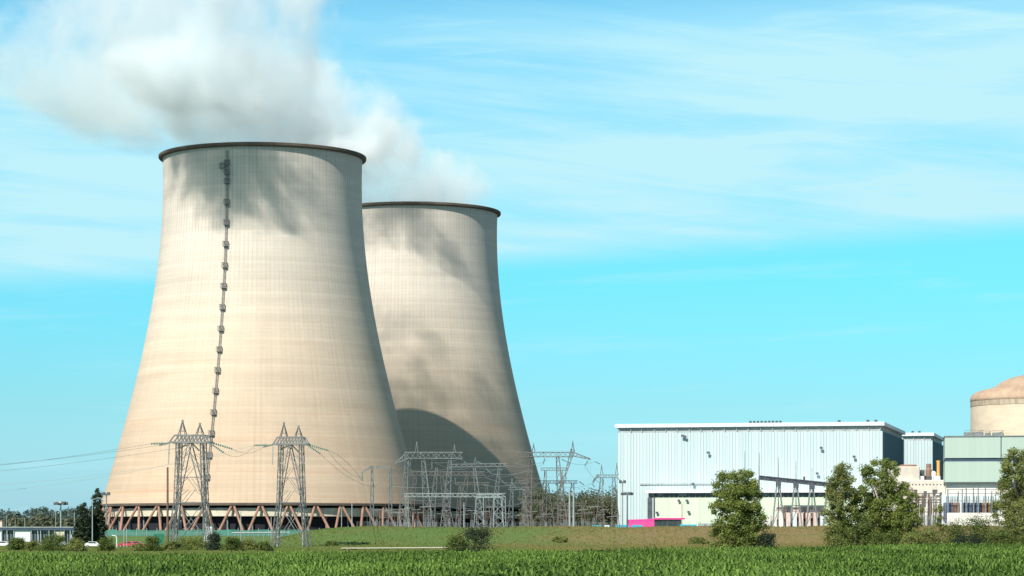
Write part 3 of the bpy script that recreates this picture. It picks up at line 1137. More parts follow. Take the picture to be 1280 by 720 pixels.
for i, (py, pe) in enumerate(((590, 588), (600, 604), (612, 612))):
    wire(p1['L'][i], (at(-140, 560), 560, hz(py, 560) + i), .8, .03)
for i in range(2):
    wire(p2['L'][i], (at(-160, 640), 640, hz(612 + 14 * i, 640)), 2.5, .03)
wire(p1['R'][0], p2['L'][0], 1.2, .028)
wire(p1['R'][1], p2['L'][1], 1.7, .028)


# ------------------------------------------------------------------ switchyard
def gantry(label, Y, cols, beam, pyb, peaks=(), ins=(), mat='galvanised', colw=(2.0, .8), bd=1.2, tilt=0.0, lean=0.0, ch=.2, arms=()):
    ch *= .82
    """cols: pixel columns of the masts; beam: (px0, px1); pyb: row of the beam's underside"""
    x0, x1 = at(beam[0], Y), at(beam[1], Y)
    xm = (x0 + x1) / 2
    root = thing('switchyard_gantry', label, 'gantry', (xm, Y, 0), 0, 'lattice gantries of the switchyard')
    zb = hz(pyb, Y)
    for i, c in enumerate(cols):
        x = at(c, Y) - xm
        ln = lean * (1 if i % 2 else -1)
        MB().lattice((x + ln, 0, 0), (x, 0, zb), colw[0], colw[1], max(5, int(zb / 2.2)), ch, ch * .55).build('mast', mat, root)
    mb = MB()
    mb.lattice((x0 - xm, 0, zb + bd / 2), (x1 - xm, 0, zb + bd / 2 + tilt), bd, bd, max(4, int((x1 - x0) / 1.6)), ch * 1.1, ch * .6)
    mb.build('beam', mat, root)
    for (p, r_) in peaks:
        x = at(p, Y) - xm
        m2 = MB()
        zt2 = hz(r_, Y)
        for dx in (-.5, .5):
            for dy in (-.4, .4):
                m2.bar((x + dx, dy, zb + bd), (x, 0, zt2), ch * .8)
        m2.bar((x, 0, zt2 - .3), (x, 0, zt2 + .6), .25)
        m2.build('peak', mat, root)
    for (pa, ya, pb, yb) in arms:
        m2 = MB()
        m2.lattice((at(pa, Y) - xm, 0, hz(ya, Y)), (at(pb, Y) - xm, 0, hz(yb, Y)), bd * .9, .25, 5, ch, ch * .5)
        m2.build('arm', mat, root)
    for (pa, ya, pb, yb) in ins:
        insulator(MB(), (at(pa, Y) - xm, 0, hz(ya, Y)), (at(pb, Y) - xm, 0, hz(yb, Y))).build('insulator_string', 'insulator_glass', root)
    return root


GZ = 'galvanised'
gantry('small portal gantry on two pale posts nearest the pylons', 800, (465, 488), (462, 489), 585, (), ((465, 599, 468, 609), (488, 599, 492, 609), (453, 591, 453, 601)),
       GZ, (1.3, .45), .5, ch=.2, arms=((465, 583, 452, 591),))
gantry('tall gantry with a heavy upper beam against the shaded foot of the hidden tower', 860, (509, 529, 563), (506, 578), 573, ((521, 554), (568, 558)),
       ((514, 574, 512, 584), (540, 575, 540, 586), (576, 574, 583, 579), (500, 577, 494, 582)), GZ, (3.2, 1.0), 2.0, 0, 2.0, .24, arms=((508, 571, 494, 579),))
gantry('long low gantry with a pale beam in the middle of the switchyard', 845, (508.5, 630), (506, 632), 621, (), (), 'pale_galvanised', (1.3, .9), 1.1)
gantry('gantry with inclined masts and a narrow beam beside the sunlit flank', 900, (546, 593, 624), (562, 634), 584, ((594, 574),),
       ((596, 577, 605, 581), (606, 584, 614, 592), (628, 586, 622, 594)), GZ, (2.6, .7), 1.0, .3, 2.4, .2)
gantry('squat braced gantry with two close masts near the bush', 835, (600, 622), (596, 627), 622, (), ((604, 624, 604, 631), (617, 624, 617, 631)), 'pale_galvanised', (3.6, 2.2), 1.0, 0, .5, .22)
gantry('wide middle gantry whose masts stand in the dark openings', 930, (520, 552, 584), (512, 606), 594, (), ((530, 597, 530, 605), (569, 597, 569, 605)), 'weathered_steel', (3.8, .8), 1.2, 0, 3.2, .22)
gantry('highest gantry with long sloping arm seen against the sky', 870, (664, 697), (642, 716), 571, ((667, 556), (716, 553)),
       ((681, 573, 679, 580), (735, 576, 731, 582), (653, 574, 647, 580), (702, 574, 708, 577)), 'weathered_steel', (3.4, .9), 1.5, 0, 2.0, .26, arms=((714, 567, 738, 574), (716, 562, 706, 596), (706, 596, 697, 618)))
gantry('lower gantry crossing in front of the foot of the hidden tower', 880, (663, 684, 716), (645, 722), 604, (), ((645, 602, 640, 607), (700, 603, 694, 606), (724, 602, 730, 606)),
       'weathered_steel', (3.4, .8), .8, 0, 1.2, .22)
gantry('lattice gantry in front of the wood beside the blue hall', 900, (752, 767), (746, 773), 597, ((752, 583), (771, 581)),
       ((745, 598, 741, 604), (754, 599, 754, 606), (772, 598, 780, 604), (750, 580, 744, 577)), 'weathered_steel', (3.0, .8), .9, 0, .8, .2, arms=((748, 594, 741, 602),))
gantry('slim gantry standing just past the bush with pale masts', 890, (640, 655), (636, 662), 612, ((640, 600),), ((650, 613, 650, 620),), 'galvanised', (2.2, .7), .8, 0, .8, .2)

for (cl, bm_, pb, Y_, lab) in (((474, 498), (470, 502), 640, 960, 'low far gantry behind the two pale posts'), ((537, 556), (533, 560), 633, 970, 'low far gantry in the shade below the wide middle gantry'),
                            ((655, 676), (650, 680), 628, 965, 'low far gantry at the lit foot of the hidden tower'), ((700, 728), (694, 734), 632, 970, 'low far gantry in front of the wood'),
                            ((575, 608), (570, 612), 606, 960, 'far gantry behind the squat braced one'), ((682, 702), (676, 708), 588, 940, 'far slim gantry below the sloping arm')):
    gantry(lab, Y_, cl, bm_, pb, (), ((bm_[0] + 5, pb + 1, bm_[0] + 5, pb + 8),), 'weathered_steel', (2.2, .7), .9, 0, .9, .18)

# tall pale tubular posts
def post(name, label, cat, px, py0, Y, d0, d1, mat, group=None, head=None, zb=None):
    X = at(px, Y)
    zb = ground_z(X, Y) if zb is None else zb
    o = thing(name, label, cat, (X, Y, zb), 0, group)
    zt2 = hz(py0, Y) - zb
    MB().bar((0, 0, 0), (0, 0, zt2), d0, d1, n=10).build('pole', mat, o)
    MB().bbox(-d0 * .9, d0 * .9, -d0 * .9, d0 * .9, -.5, .25).build('foot', 'basin_concrete', o)
    if head == 'ring':
        mb = MB()
        mb.lathe([(.3, zt2 - .3), (1.6, zt2 - .2), (1.75, zt2 + .1), (1.6, zt2 + .5), (.3, zt2 + .6)], 14)
        mb.build('lamp_head', 'galvanised', o)
        for k in range(6):
            a = k * math.pi / 3
            x, y = 1.75 * math.cos(a), 1.75 * math.sin(a)
            MB().bbox(x - .4, x + .4, y - .4, y + .4, zt2 - .55, zt2 + .35, .1).build('floodlight', 'dark_steel', o)
    elif head == 'arm':
        MB().bar((0, 0, zt2 - .1), (1.5, 0, zt2 + .25), .14).build('bracket', mat, o)
        MB().bbox(1.1, 2.3, -.2, .2, zt2 + .18, zt2 + .42, .06).build('lamp_head', 'galvanised', o)
    elif head == 'flood':
        for s in (-1, 1):
            MB().bbox(-.5 + s * .75, .5 + s * .75, -.8, -.1, zt2 - .6, zt2 + .5, .12).build('floodlight', 'dark_steel', o)
        MB().bar((-1.3, 0, zt2 - .1), (1.3, 0, zt2 - .1), .2).build('bracket', mat, o)
    elif head == 'ins':
        insulator(MB(), (0, 0, zt2), (0, 0, zt2 + 2.4)).build('insulator_string', 'brown_insulator', o)
    return o


for px, top in ((712, 613), (717, 613)):
    post('switchyard_mast', 'pale round steel mast of a close pair standing in the switchyard', 'mast', px, top, 780, .7, .5, 'pale_galvanised', 'pair of pale steel masts')
post('switchyard_mast', 'thin pale mast on the bank directly behind the bush', 'mast', 580, 628, 735, .35, .25, 'pale_galvanised', zb=1.5)
post('switchyard_mast', 'pale thick post left of the long low gantry', 'mast', 440, 628, 760, .35, .25, 'pale_galvanised')

# post insulators in rows
random.seed(5)
proto = None
spots = []
for i in range(44):
    spots.append((470 + i * 7.0 + random.uniform(-3, 3), random.choice((820, 850, 880, 910, 940)), random.uniform(.85, 1.25)))
for i, (px, Y, s) in enumerate(spots):
    if proto is None:
        proto = thing('post_insulator', 'small steel post insulator standing among the switchyard gantries', 'insulator post', (0, 0, 0), 0, 'post insulators of the switchyard')
        MB().lattice((0, 0, 0), (0, 0, 4.2), .7, .5, 4, .14, .09).build('support', 'galvanised', proto)
        mb = insulator(MB(), (0, 0, 4.2), (0, 0, 6.4))
        mb.build('insulator_string', 'brown_insulator', proto)
        MB().bar((-1.6, 0, 6.5), (1.6, 0, 6.6), .16).build('contact_bar', 'galvanised', proto)
        o = proto
    else:
        o = copy_tree(proto)
    o.location = (at(px, Y), Y, 0)
    o.scale = (1, 1, s * 1.15)

# conductors inside the yard
for (a, b, sag) in (((453, 601, 800), (400, 560, 700), -2), ((488, 590, 800), (508, 580, 860), .8), ((489, 587, 800), (540, 586, 860), 1.2),
                    ((583, 579, 860), (647, 580, 870), 2.0), ((614, 592, 900), (679, 580, 870), 1.6), ((622, 594, 900), (640, 607, 880), 1.0),
                    ((731, 582, 870), (754, 606, 900), 1.0), ((708, 577, 870), (744, 577, 900), 1.0), ((694, 606, 880), (741, 604, 900), 1.2),
                    ((738, 574, 870), (738, 598, 870), 0), ((540, 586, 860), (569, 605, 930), 1.0), ((494, 582, 860), (468, 609, 800), .6)):
    wire((at(a[0], a[2]), a[2], hz(a[1], a[2])), (at(b[0], b[2]), b[2], hz(b[1], b[2])), sag, .035)
wire(p2['R'][0], (at(453, 800), 800, hz(597, 800)), 1.6, .028)
wire(p2['R'][1], (at(468, 800), 800, hz(609, 800)), 1.6, .028)

r3 = random.Random(12)
for k in range(34):
    pa = r3.uniform(468, 690)
    pb = pa + r3.uniform(22, 75)
    ya, Ya, Yb = r3.choice((578, 586, 597, 606, 624, 632)), r3.uniform(830, 960), r3.uniform(830, 960)
    wire((at(pa, Ya), Ya, hz(ya, Ya)), (at(pb, Yb), Yb, hz(ya + r3.uniform(-9, 9), Yb)), r3.uniform(.3, 1.8), .03)

# ------------------------------------------------------------------ transformer bays by the halls
def mast_spike(label, px, top, bot, Y):
    o = thing('lightning_mast', label, 'mast', (at(px, Y), Y, 0), 0, 'lightning masts beside the bus duct')
    zt2 = hz(top, Y)
    MB().bar((0, 0, 0), (0, 0, zt2 * .7), .45, .34, n=8).build('pole', 'galvanised', o)
    MB().bar((0, 0, zt2 * .7), (0, 0, zt2), .26, .14, n=6).build('spike', 'dark_steel', o)
    return o


YB = 930.0
for px, top, lab in ((949, 566, 'slim mast at the high end of the dark bus duct'), (973, 571, 'slim mast above the second trestle of the bus duct'),
                     (995, 576, 'slim mast above the middle trestle of the bus duct'), (1015, 585, 'slim mast at the low end of the bus duct near the tall tree'),
                     (931, 564, 'slim mast rising over the top of the single leafy tree')):
    mast_spike(lab, px, top, 0, YB + 4)
bd = thing('bus_duct', 'dark sloping bus duct carried on thin trestles in front of the annex', 'bus duct', (at(949, YB), YB, 0))
x0 = at(949, YB)
xa, xb = 0.0, at(1048, YB) - x0
za, zb2 = hz(597, YB), hz(607, YB)
mb = MB()
mb.lattice((xa, 0, za), (xb, 0, zb2), 1.3, 1.3, 18, .3, .2)
mb.bar((xa, 0, za), (xb, 0, zb2), 1.0)
mb.build('duct', 'dark_steel', bd)
for px in (973, 995, 1015, 1036):
    x = at(px, YB) - x0
    z = za + (zb2 - za) * x / xb
    mb = MB()
    for s in (-1, 1):
        mb.bar((x + s * 2.4, 0, 0), (x + s * .4, 0, z - .6), .36)
        mb.bar((x + s * 2.4, 2, 0), (x + s * .4, 1, z - .6), .36)
    mb.bar((x - 1.5, 0, z * .45), (x + 1.5, 0, z * .45), .2)
    mb.bar((x - 1.9, 0, z * .2), (x + 1.1, 0, z * .6), .16)
    mb.build('trestle', 'galvanised', bd)
    MB().bbox(x - .9, x + .9, -.9, .9, z - 2.2, z - .7, .1).build('duct_shoe', 'dark_steel', bd)
MB().bbox(at(1004, YB) - x0, at(1006.5, YB) - x0, -.4, .4, za + (zb2 - za) * .56 + .75, za + (zb2 - za) * .56 + 2.0, .1).build('junction_box', 'dark_steel', bd)

# transformer compound : firewalls and pale frame
tc = thing('transformer_compound', 'pinkish transformer bays with fire walls under the dark bus duct', 'transformer bay', (at(953, 935), 935, 0))
x0 = at(953, 935)
tx = lambda p: at(p, 935) - x0
mb = MB()
mb.box(tx(972), tx(1031), 3, 3.6, 0, hz(634, 935))
mb.build('rear_wall', 'pink_render', tc)
MB().box(tx(970), tx(1033), 2.2, 2.9, hz(634, 935), hz(631.5, 935)).build('lintel', 'pale_render', tc)
for p, mat_ in ((955, 'pale_render'), (964, 'pale_render'), (972, 'pale_render'), (981, 'pink_render'), (989, 'white_paint'), (997, 'pink_render'), (1006, 'pink_render'), (1015, 'pink_render'), (1023.5, 'white_paint')):
    MB().bbox(tx(p), tx(p) + 1.5, -5, 2.9, 0, hz(641 if p > 970 else 644, 935), .06).build('fire_wall', mat_, tc)
for i in range(5):
    x = tx(976.5 + i * 9.2)
    m_ = MB().bbox(x - .9, x + 1.0, -3, 1.5, .3, 4.2, .15)
    for k in range(6):
        m_.box(x - .8 + k * .3, x - .7 + k * .3, -3.35, -3, .8, 3.8)
    t_ = m_.build('transformer', 'dark_steel', tc)
    for s in (-.5, 0, .5):
        insulator(MB(), (x + s, -1, 4.2), (x + s, -1.2, 6.2)).build('bushing', 'brown_insulator', t_)
mb = MB()
for p in (983, 999, 1012):
    mb.box(tx(p), tx(p + 8), -.5, 2.1, hz(639.5, 935), hz(638, 935))
mb.build('roof_slab', 'dark_steel', tc)

# second compound by the green block
Yt = 930.0
tb = thing('switchgear_compound', 'white walled switchgear bays with dark blue transformers below the mint green block', 'transformer bay', (at(1184, Yt), Yt, 0))
x0 = at(1184, Yt)
tx = lambda p: at(p, Yt) - x0
MB().bbox(tx(1184), tx(1262), 0, .8, 0, hz(641, Yt), .06).build('front_wall', 'pale_render', tb)
MB().bbox(tx(1184), tx(1262), 12, 12.6, 0, hz(618, Yt), .06).build('rear_wall', 'white_paint', tb)
for i, p in enumerate((1189, 1197, 1212, 1224, 1236, 1245)):
    x = tx(p)
    m_ = MB().bbox(x - 1.5, x + 1.5, 4, 8, 5, hz(628, Yt), .2)
    for k in range(5):
        m_.box(x - 1.3 + k * .6, x - 1.1 + k * .6, 3.6, 4, 6, hz(630, Yt))
    t_ = m_.build('transformer', ('transformer_blue', 'brown_metal', 'transformer_blue')[i % 3], tb)
    for s in (-.8, 0, .8):
        insulator(MB(), (x + s, 5.5, hz(628, Yt)), (x + s, 5.3, hz(620, Yt))).build('bushing', 'insulator_glass', t_)
mb = MB()
for p in (1186, 1199, 1204, 1209, 1218, 1224, 1233, 1241, 1252):
    mb.bar((tx(p), 2, 0), (tx(p), 2, hz(608 + (p % 3) * 3, Yt)), .36)
for z in (612, 617, 626):
    mb.bar((tx(1186), 2, hz(z, Yt)), (tx(1252), 2, hz(z, Yt)), .22)
mb.build('steel_frame', 'galvanised', tb)
mb = MB()
mb.box(tx(1186), tx(1256), 3, 9, 4.4, 5.0)
mb.build('platform', 'pale_galvanised', tb)

# steel frames before the pale stepped block
sf = thing('cable_frame', 'rusty steel cable frame in front of the pale stepped block', 'steel frame', (at(1126, 950), 950, 0))
x0 = at(1126, 950)
tx = lambda p: at(p, 950) - x0
for p in (1140, 1147, 1154, 1161, 1168, 1176):
    MB().lattice((tx(p), 0, 0), (tx(p), 0, hz(615 + (p % 4), 950)), .9, .5, 8, .18, .1).build('upright', 'weathered_steel', sf)
mb = MB()
for z in (617, 628, 640):
    mb.bar((tx(1138), 0, hz(z, 950)), (tx(1178), 0, hz(z, 950)), .3)
mb.build('rail', 'weathered_steel', sf)

# ------------------------------------------------------------------ fence and small things at the foot of the tower
def fence():
    Y = 880.0
    xs = [at(120, Y) + i * 3.4 for i in range(28)]
    o = thing('mesh_fence', 'long green mesh fence on thin posts along the foot of the laddered tower', 'fence', (xs[0], Y, 0))
    m, nt = new_mat('green_net')
    p = nt.obj()
    nz = nt.noise(nt.scl(p, (.3, 1, .2)), 1, 3)
    d = nt.n('ShaderNodeBsdfPrincipled', None, Base_Color=nt.mix(nz, (.03, .20, .14), (.10, .30, .24)), Roughness=.8)
    tr = nt.n('ShaderNodeBsdfTransparent')
    ms = nt.n('ShaderNodeMixShader', None, i0=nt.step(nz, .3, .7, .55, .85), i1=tr.outputs[0], i2=d.outputs[0])
    out = nt.n('ShaderNodeOutputMaterial')
    nt.t.links.new(ms.outputs[0], out.inputs[0])
    MATS['green_net'] = m
    for i in range(len(xs) - 1):
        a, b = xs[i] - xs[0], xs[i + 1] - xs[0]
        MB().box(a + .06, b - .06, -.02, .02, .1, 2.1 + .15 * math.sin(i * 2.1)).build('mesh_panel', 'green_net', o)
    for x in xs:
        MB().bar((x - xs[0], 0, -.3), (x - xs[0], 0, 2.8), .12).build('post', 'pale_galvanised', o)


fence()
Yc = 700.0
# switchyard perimeter fence behind the bank
pf = thing('perimeter_fence', 'wire perimeter fence along the crest of the grassy bank', 'fence', (0, 0, 0))
rails = MB()
n = 0
for i in range(70):
    X = -42 + i * 3.0
    Y = 712.0
    z = ground_z(X, Y)
    MB().bar((X, Y, z - .3), (X, Y, z + 1.5), .07).build('post', 'galvanised', pf)
    if i < 69:
        z2_ = ground_z(X + 3, Y)
        for h_ in (.3, .6, .9, 1.2, 1.45):
            rails.bar((X, Y, z + h_), (X + 3, Y, z2_ + h_), .022)
rails.build('wire_strands', 'wire', pf)

# poles
post('wooden_pole', 'dark brown wooden pole next to the tall pylon', 'pole', 209.5, 584, 590, .55, .42, 'wood_pole', zb=-2.0)
post('lamp_post', 'tall mast with a ring of floodlights above the low white panelled building', 'lamp post', 76, 629, 800, .5, .35, 'pale_galvanised', head='ring')
post('lamp_post', 'slim pale lamp post in front of the two dark conical trees', 'lamp post', 115.5, 624, 690, .34, .22, 'pale_galvanised', head='arm', zb=ground_z(at(115, 690), 690))
post('lamp_post', 'floodlight mast just beside the base of the laddered tower', 'lamp post', 133, 617, 860, .5, .35, 'galvanised', head='flood')
post('lamp_post', 'floodlight mast in front of the blue hall by the magenta shed', 'lamp post', 784, 617, 900, .6, .42, 'dark_steel', head='ring')
post('lamp_post', 'floodlight mast at the corner of the blue hall beside the lattice gantry', 'lamp post', 778, 602, 940, .4, .3, 'galvanised', head='flood')
for px, top, Y, lab in ((8, 645, 790, 'thin pole above the low building by its parapet end'), (31, 648, 790, 'thin pole rising behind the long white panel'),
                        (69.5, 634, 790, 'thin pole next to the ring floodlight mast'), (93, 640, 770, 'thin pole at the corner of the low building'),
                        (19, 650, 795, 'short thin pole over the first dark bay of the low building')):
    post('slim_pole', lab, 'pole', px, top, Y, .22, .16, 'pale_galvanised')
for px, top, Y, lab in ((155, 660, 640, 'white slim post in front of the parked red car'), (158.5, 661, 640, 'second white slim post in front of the parked red car'),
                        (301, 640, 690, 'slim pale post between the two pylons'), (339, 646, 650, 'slim pale post at the foot of the second pylon'),
                        (427, 634, 720, 'slim pale post between the second pylon and the portal gantry')):
    post('slim_pole', lab, 'pole', px, top, Y, .22, .18, 'pale_galvanised', zb=ground_z(at(px, Y), Y))
# white pipe rail before the tower
o = thing('pipe_rail', 'long pale horizontal pipe on short stands beside the second pylon', 'pipe', (at(290, 770), 770, ground_z(at(326, 770), 770)))
zp = ground_z(at(326, 770), 770)
L_ = at(362, 770) - at(290, 770)
MB().bar((0, 0, hz(666, 770) - zp), (L_, 0, hz(665.6, 770) - zp), .45, n=10).build('pipe', 'pale_galvanised', o)
for k in range(6):
    MB().bar((L_ * (k + .3) / 6, 0, -.3), (L_ * (k + .3) / 6, 0, hz(666, 770) - zp - .1), .2).build('stand', 'galvanised', o)
# white cabin
o = thing('site_cabin', 'small white cabin seen through the legs of the tall pylon', 'cabin', (at(257, 760), 760, ground_z(at(261, 760), 760)))
zc_ = hz(657.5, 760) - ground_z(at(261, 760), 760)
MB().bbox(0, at(266, 760) - at(257, 760), 0, 2.4, -.1, zc_, .08).build('body', 'white_paint', o)
MB().box(.4, 1.1, -.04, .02, 1.6, 2.5).build('window', 'louvre', o)
MB().bbox(-.15, at(266, 760) - at(257, 760) + .15, -.15, 2.55, zc_, zc_ + .15, .04).build('roof', 'galvanised', o)
# green sheet screen
o = thing('screen_panel', 'dark green sheeted screen behind the round bush', 'screen', (at(192, 700), 700, ground_z(at(192, 700), 700)))
zz0 = ground_z(at(192, 700), 700)
MB().box(0, at(205, 700) - at(192, 700), 0, .06, .3, hz(667, 700) - zz0).build('sheet', 'green_sheet', o)
for k in range(3):
    MB().bar((k * 1.35, .12, -.2), (k * 1.35, .12, hz(666.5, 700) - zz0), .1).build('post', 'galvanised', o)


# low building
def low_building():
    Y = 770.0
    x = lambda p: at(p, Y)
    z0 = ground_z(x(30), 770) - .1
    zr = hz(658.5, Y)
    o = thing('low_building', 'long low building with navy fascia and white wall panels', 'building', (x(-30), Y, z0))
    W = x(92.5) - x(-30)
    px2 = lambda p: x(p) - x(-30)
    h = zr - z0
    MB().box(0, W, .6, 9, 0, h - 1.0).build('wall', 'grey_band', o)
    MB().bbox(-.3, W + .3, -.6, 9.4, h - .98, h - .25, .05).build('fascia', 'navy_fascia', o)
    MB().bbox(-.4, W + .4, -.75, 9.6, h - .24, h, .05).build('roof', 'pale_galvanised', o)
    for a, b in ((18.5, 38), (-28, 1.8)):
        MB().bbox(px2(a), px2(b), -.1, .3, .9, h - 1.0, .04).build('white_panel', 'white_paint', o)
    MB().bbox(px2(69), px2(80), -.1, .3, 1.6, h - 1.1, .04).build('white_panel', 'cream_concrete', o)
    for a, b in ((3, 8.5), (9.5, 17), (40, 47), (48, 54), (55, 61), (62, 68), (81, 87)):
        wv_ = MB().box(px2(a), px2(b), .52, .59, .7, h - 1.1).build('window', 'pond_glass', o)
        MB().box(px2((a + b) / 2) - .06, px2((a + b) / 2) + .06, .46, .515, .7, h - 1.1).build('mullion', 'pale_galvanised', wv_)
    for p in (2.5, 9, 17.7, 39.3, 47.5, 51, 61.5, 68.3, 80.5, 88, 91.5):
        MB().bar((px2(p), -.35, 0), (px2(p), -.35, h - 1.0), .22).build('column', 'pale_galvanised', o)


low_building()
o = thing('brick_kiosk', 'small reddish kiosk roof rising behind the low building', 'building', (at(-10, 800), 800, 0))
MB().bbox(0, at(2.8, 800) - at(-10, 800), 0, 4, 0, hz(651, 800), .1).build('wall', 'pink_render', o)
MB().bbox(-.2, at(3.4, 800) - at(-10, 800), -.2, 4.2, hz(651, 800), hz(650, 800), .1).build('roof', 'brown_metal', o)


def car(label, px, Y, mat, flip=1, length=4.3):
    X = at(px, Y)
    o = thing('parked_car', label, 'car', (X, Y, ground_z(X, Y) + .02), 0 if flip > 0 else math.pi, 'cars parked by the tower')
    s = length / 4.3
    prof = [(-2.1, .35), (2.1, .35), (2.15, .6), (2.05, .82), (1.2, .95), (.55, 1.42), (-1.0, 1.45), (-1.75, 1.0), (-2.1, .92)]
    def ext(pr, hw, top_in=.15):
        vs = []
        for y, k in ((-hw, 1), (hw, 1)):
            for a, z in pr:
                inn = top_in * max(0, (z - .9) / .55)
                vs.append((a * s, (y + (inn if y < 0 else -inn)), z))
        n = len(pr)
        fs = [tuple(range(n)), tuple(reversed(range(n, 2 * n)))]
        for i in range(n):
            j = (i + 1) % n
            fs.append((j, i, n + i, n + j))
        return MB().add(vs, fs)
    ext(prof, .86).build('body', mat, o)
    gl = [(1.0, .97), (.52, 1.36), (-.95, 1.38), (-1.55, 1.02)]
    ext(gl, .868).build('side_window', 'pond_glass', o)
    for wx in (-1.3, 1.3):
        for wy in (-.8, .8):
            m_ = MB().bar((wx * s, wy - .1, .32), (wx * s, wy + .1, .32), .66, n=14)
            wh = m_.build('wheel', 'tyre', o)
            MB().bar((wx * s, wy - .115, .32), (wx * s, wy + .115, .32), .36, n=10).build('rim', 'car_silver', wh)
    for wy in (-.6, .6):
        MB().bbox(2.08 * s, 2.17 * s, wy - .16, wy + .16, .6, .76, .02).build('headlight', 'white_paint', o)


car('white car parked under the slim lamp post by the conical trees', 117, 640, 'car_white')
car('red car parked by the green mesh fence behind two white posts', 158, 650, 'car_red', -1)
car('second red car parked nose to tail with another by the fence', 171, 655, 'car_red')
car('white car at the edge of the yard beneath the white panels', 4, 660, 'car_white')
car('small silver car parked before the low building', 14, 665, 'car_silver', -1)
o = thing('barrier_post', 'white bent pipe barrier beside the rounded bush and red car', 'barrier', (at(146, 630), 630, ground_z(at(146, 630), 630)))
MB().tube([(0, 0, 0), (0, 0, 2.4), (-.3, 0, 2.9), (-1.2, 0, 3.0)], .13, 8).build('pipe', 'white_paint', o)
MB().bbox(-.3, .3, -.3, .3, -.2, .15).build('foot', 'basin_concrete', o)


# ------------------------------------------------------------------ trees
def tree(name, label, cat, px, Y, py_top, wpx, seed, mat='leaf_poplar', n_clump=70, per=90, leaf=.34, shape='round', t0=.12, group=None,
         zbase=None, clump_r=None, trunk=True, squash=1.0):
    rng = np.random.default_rng(seed)
    X = at(px, Y)
    zb = ground_z(X, Y) if zbase is None else zbase
    H = hz(py_top, Y) - zb
    Wd = wpx / F * Y / 2
    o = thing(name, label, cat, (X, Y, zb), 0, group)

    def prof(t):
        if shape == 'cone':
            return np.clip(1.15 * (1 - t) ** .75 * np.minimum(1, (t + .2) / .3), 0.05, 1)
        if shape == 'egg':
            return np.clip(np.sqrt(np.maximum(0, 1 - ((t - .42) / .60) ** 2)), .05, 1)
        if shape == 'dome':
            return np.sqrt(np.maximum(0, 1 - t ** 2)) * .97 + .03
        return np.clip(np.sqrt(np.maximum(0, 1 - ((t - .55) / .52) ** 2)), .12, 1)
    cr = clump_r or .11 * H
    ts = []
    while len(ts) < n_clump:
        q = t0 + (1 - t0) * rng.random()
        if rng.random() < float(prof(np.array(q))) ** 1.6 + .04:
            ts.append(q)
    t = np.minimum(np.array(ts), 1 - .55 * cr / H - .04 * rng.random(n_clump))
    a = rng.uniform(0, 2 * np.pi, n_clump)
    lob = 1 + .15 * np.sin(a * 2 + seed) + .12 * np.sin(a * 3 + t * 9 + seed * 2)
    rr_ = rng.uniform(.02, 1, n_clump) ** .45 * prof(t) * np.maximum(.25 * Wd, Wd * 1.06 - .5 * cr) * lob
    C = np.stack([rr_ * np.cos(a), rr_ * np.sin(a) * squash, t * H], 1)
    sz = cr * rng.uniform(.55, 1.15, n_clump)
    i = np.repeat(np.arange(n_clump), per)
    g_ = rng.normal(size=(len(i), 3))
    g_ /= np.linalg.norm(g_, axis=1)[:, None]
    g_ *= (rng.random(len(i)) ** .55)[:, None]
    gd = g_ / np.linalg.norm(g_, axis=1)[:, None]
    g_[:, 2] *= .8
    Pp = C[i] + g_ * sz[i][:, None]
    k = Pp[:, 2] > .05
    Pp, i, gd = Pp[k], i[k], gd[k]
    V, Q = leaf_quads(Pp, leaf, rng, out=gd)
    tint = np.clip(.45 + rng.normal(0, .17, n_clump)[i] + rng.normal(0, .16, len(i)), 0, 1)
    np_mesh('crown', V, Q, mat, tint, o)
    if trunk:
        mb = MB()
        tr = max(.06, H * .016)
        bend = [Vector((rng.normal(0, .02) * H * q, rng.normal(0, .02) * H * q, H * q * .88 - (.3 if q == 0 else 0))) for q in (0, .25, .5, .75, 1)]
        for q in range(4):
            mb.bar(bend[q], bend[q + 1], tr * 2 * (1 - q * .22), tr * 2 * (1 - (q + 1) * .22), n=7)
        order = np.argsort(-sz)[:22]
        for c in order:
            c_ = Vector(C[c])
            hgt = max(.1 * H, c_.z * .62)
            q = min(3, int(hgt / (.22 * H)))
            f_ = (hgt - bend[q].z) / max(.01, (bend[q + 1].z - bend[q].z))
            st = bend[q].lerp(bend[q + 1], min(1, max(0, f_)))
            mid = st.lerp(c_, .5) + Vector((0, 0, .04 * H))
            mb.bar(st, mid, tr * .8, tr * .5, n=5)
            mb.bar(mid, c_, tr * .5, tr * .2, n=5)
        mb.build('trunk', 'bark', o)
    return o


tree('leafy_tree', 'single full leafy tree standing alone in front of the blue hall', 'tree', 921, 430, 584, 66, 21, n_clump=280, per=150, leaf=.30, shape='egg', t0=.02, clump_r=1.15)
tree('leafy_tree', 'tallest broad tree of the cluster in front of the blue hall corner', 'tree', 1100, 445, 569, 68, 32, 'leaf_poplar', 280, 140, .30, 'egg', .03, clump_r=1.2)
tree('leafy_tree', 'looser tree with a leaning crown at the edge of the cluster under the bus duct', 'tree', 1051, 442, 576, 48, 44, 'leaf_olive', 190, 120, .29, 'egg', .04, clump_r=1.05)
tree('leafy_tree', 'small tree of the cluster reaching in front of the pale stepped block', 'tree', 1135, 440, 611, 44, 55, 'leaf_poplar', 120, 120, .28, 'egg', .02, clump_r=.95)
tree('leafy_tree', 'low leafy growth filling the foot of the tree cluster', 'tree', 1070, 430, 640, 62, 56, 'leaf_bush', 60, 90, .28, 'dome', .03, clump_r=1.1)
tree('leafy_tree', 'tall ragged tree in front of the mint green block', 'tree', 1272, 440, 557, 64, 61, 'leaf_olive', 240, 125, .30, 'egg', .03, clump_r=1.15)
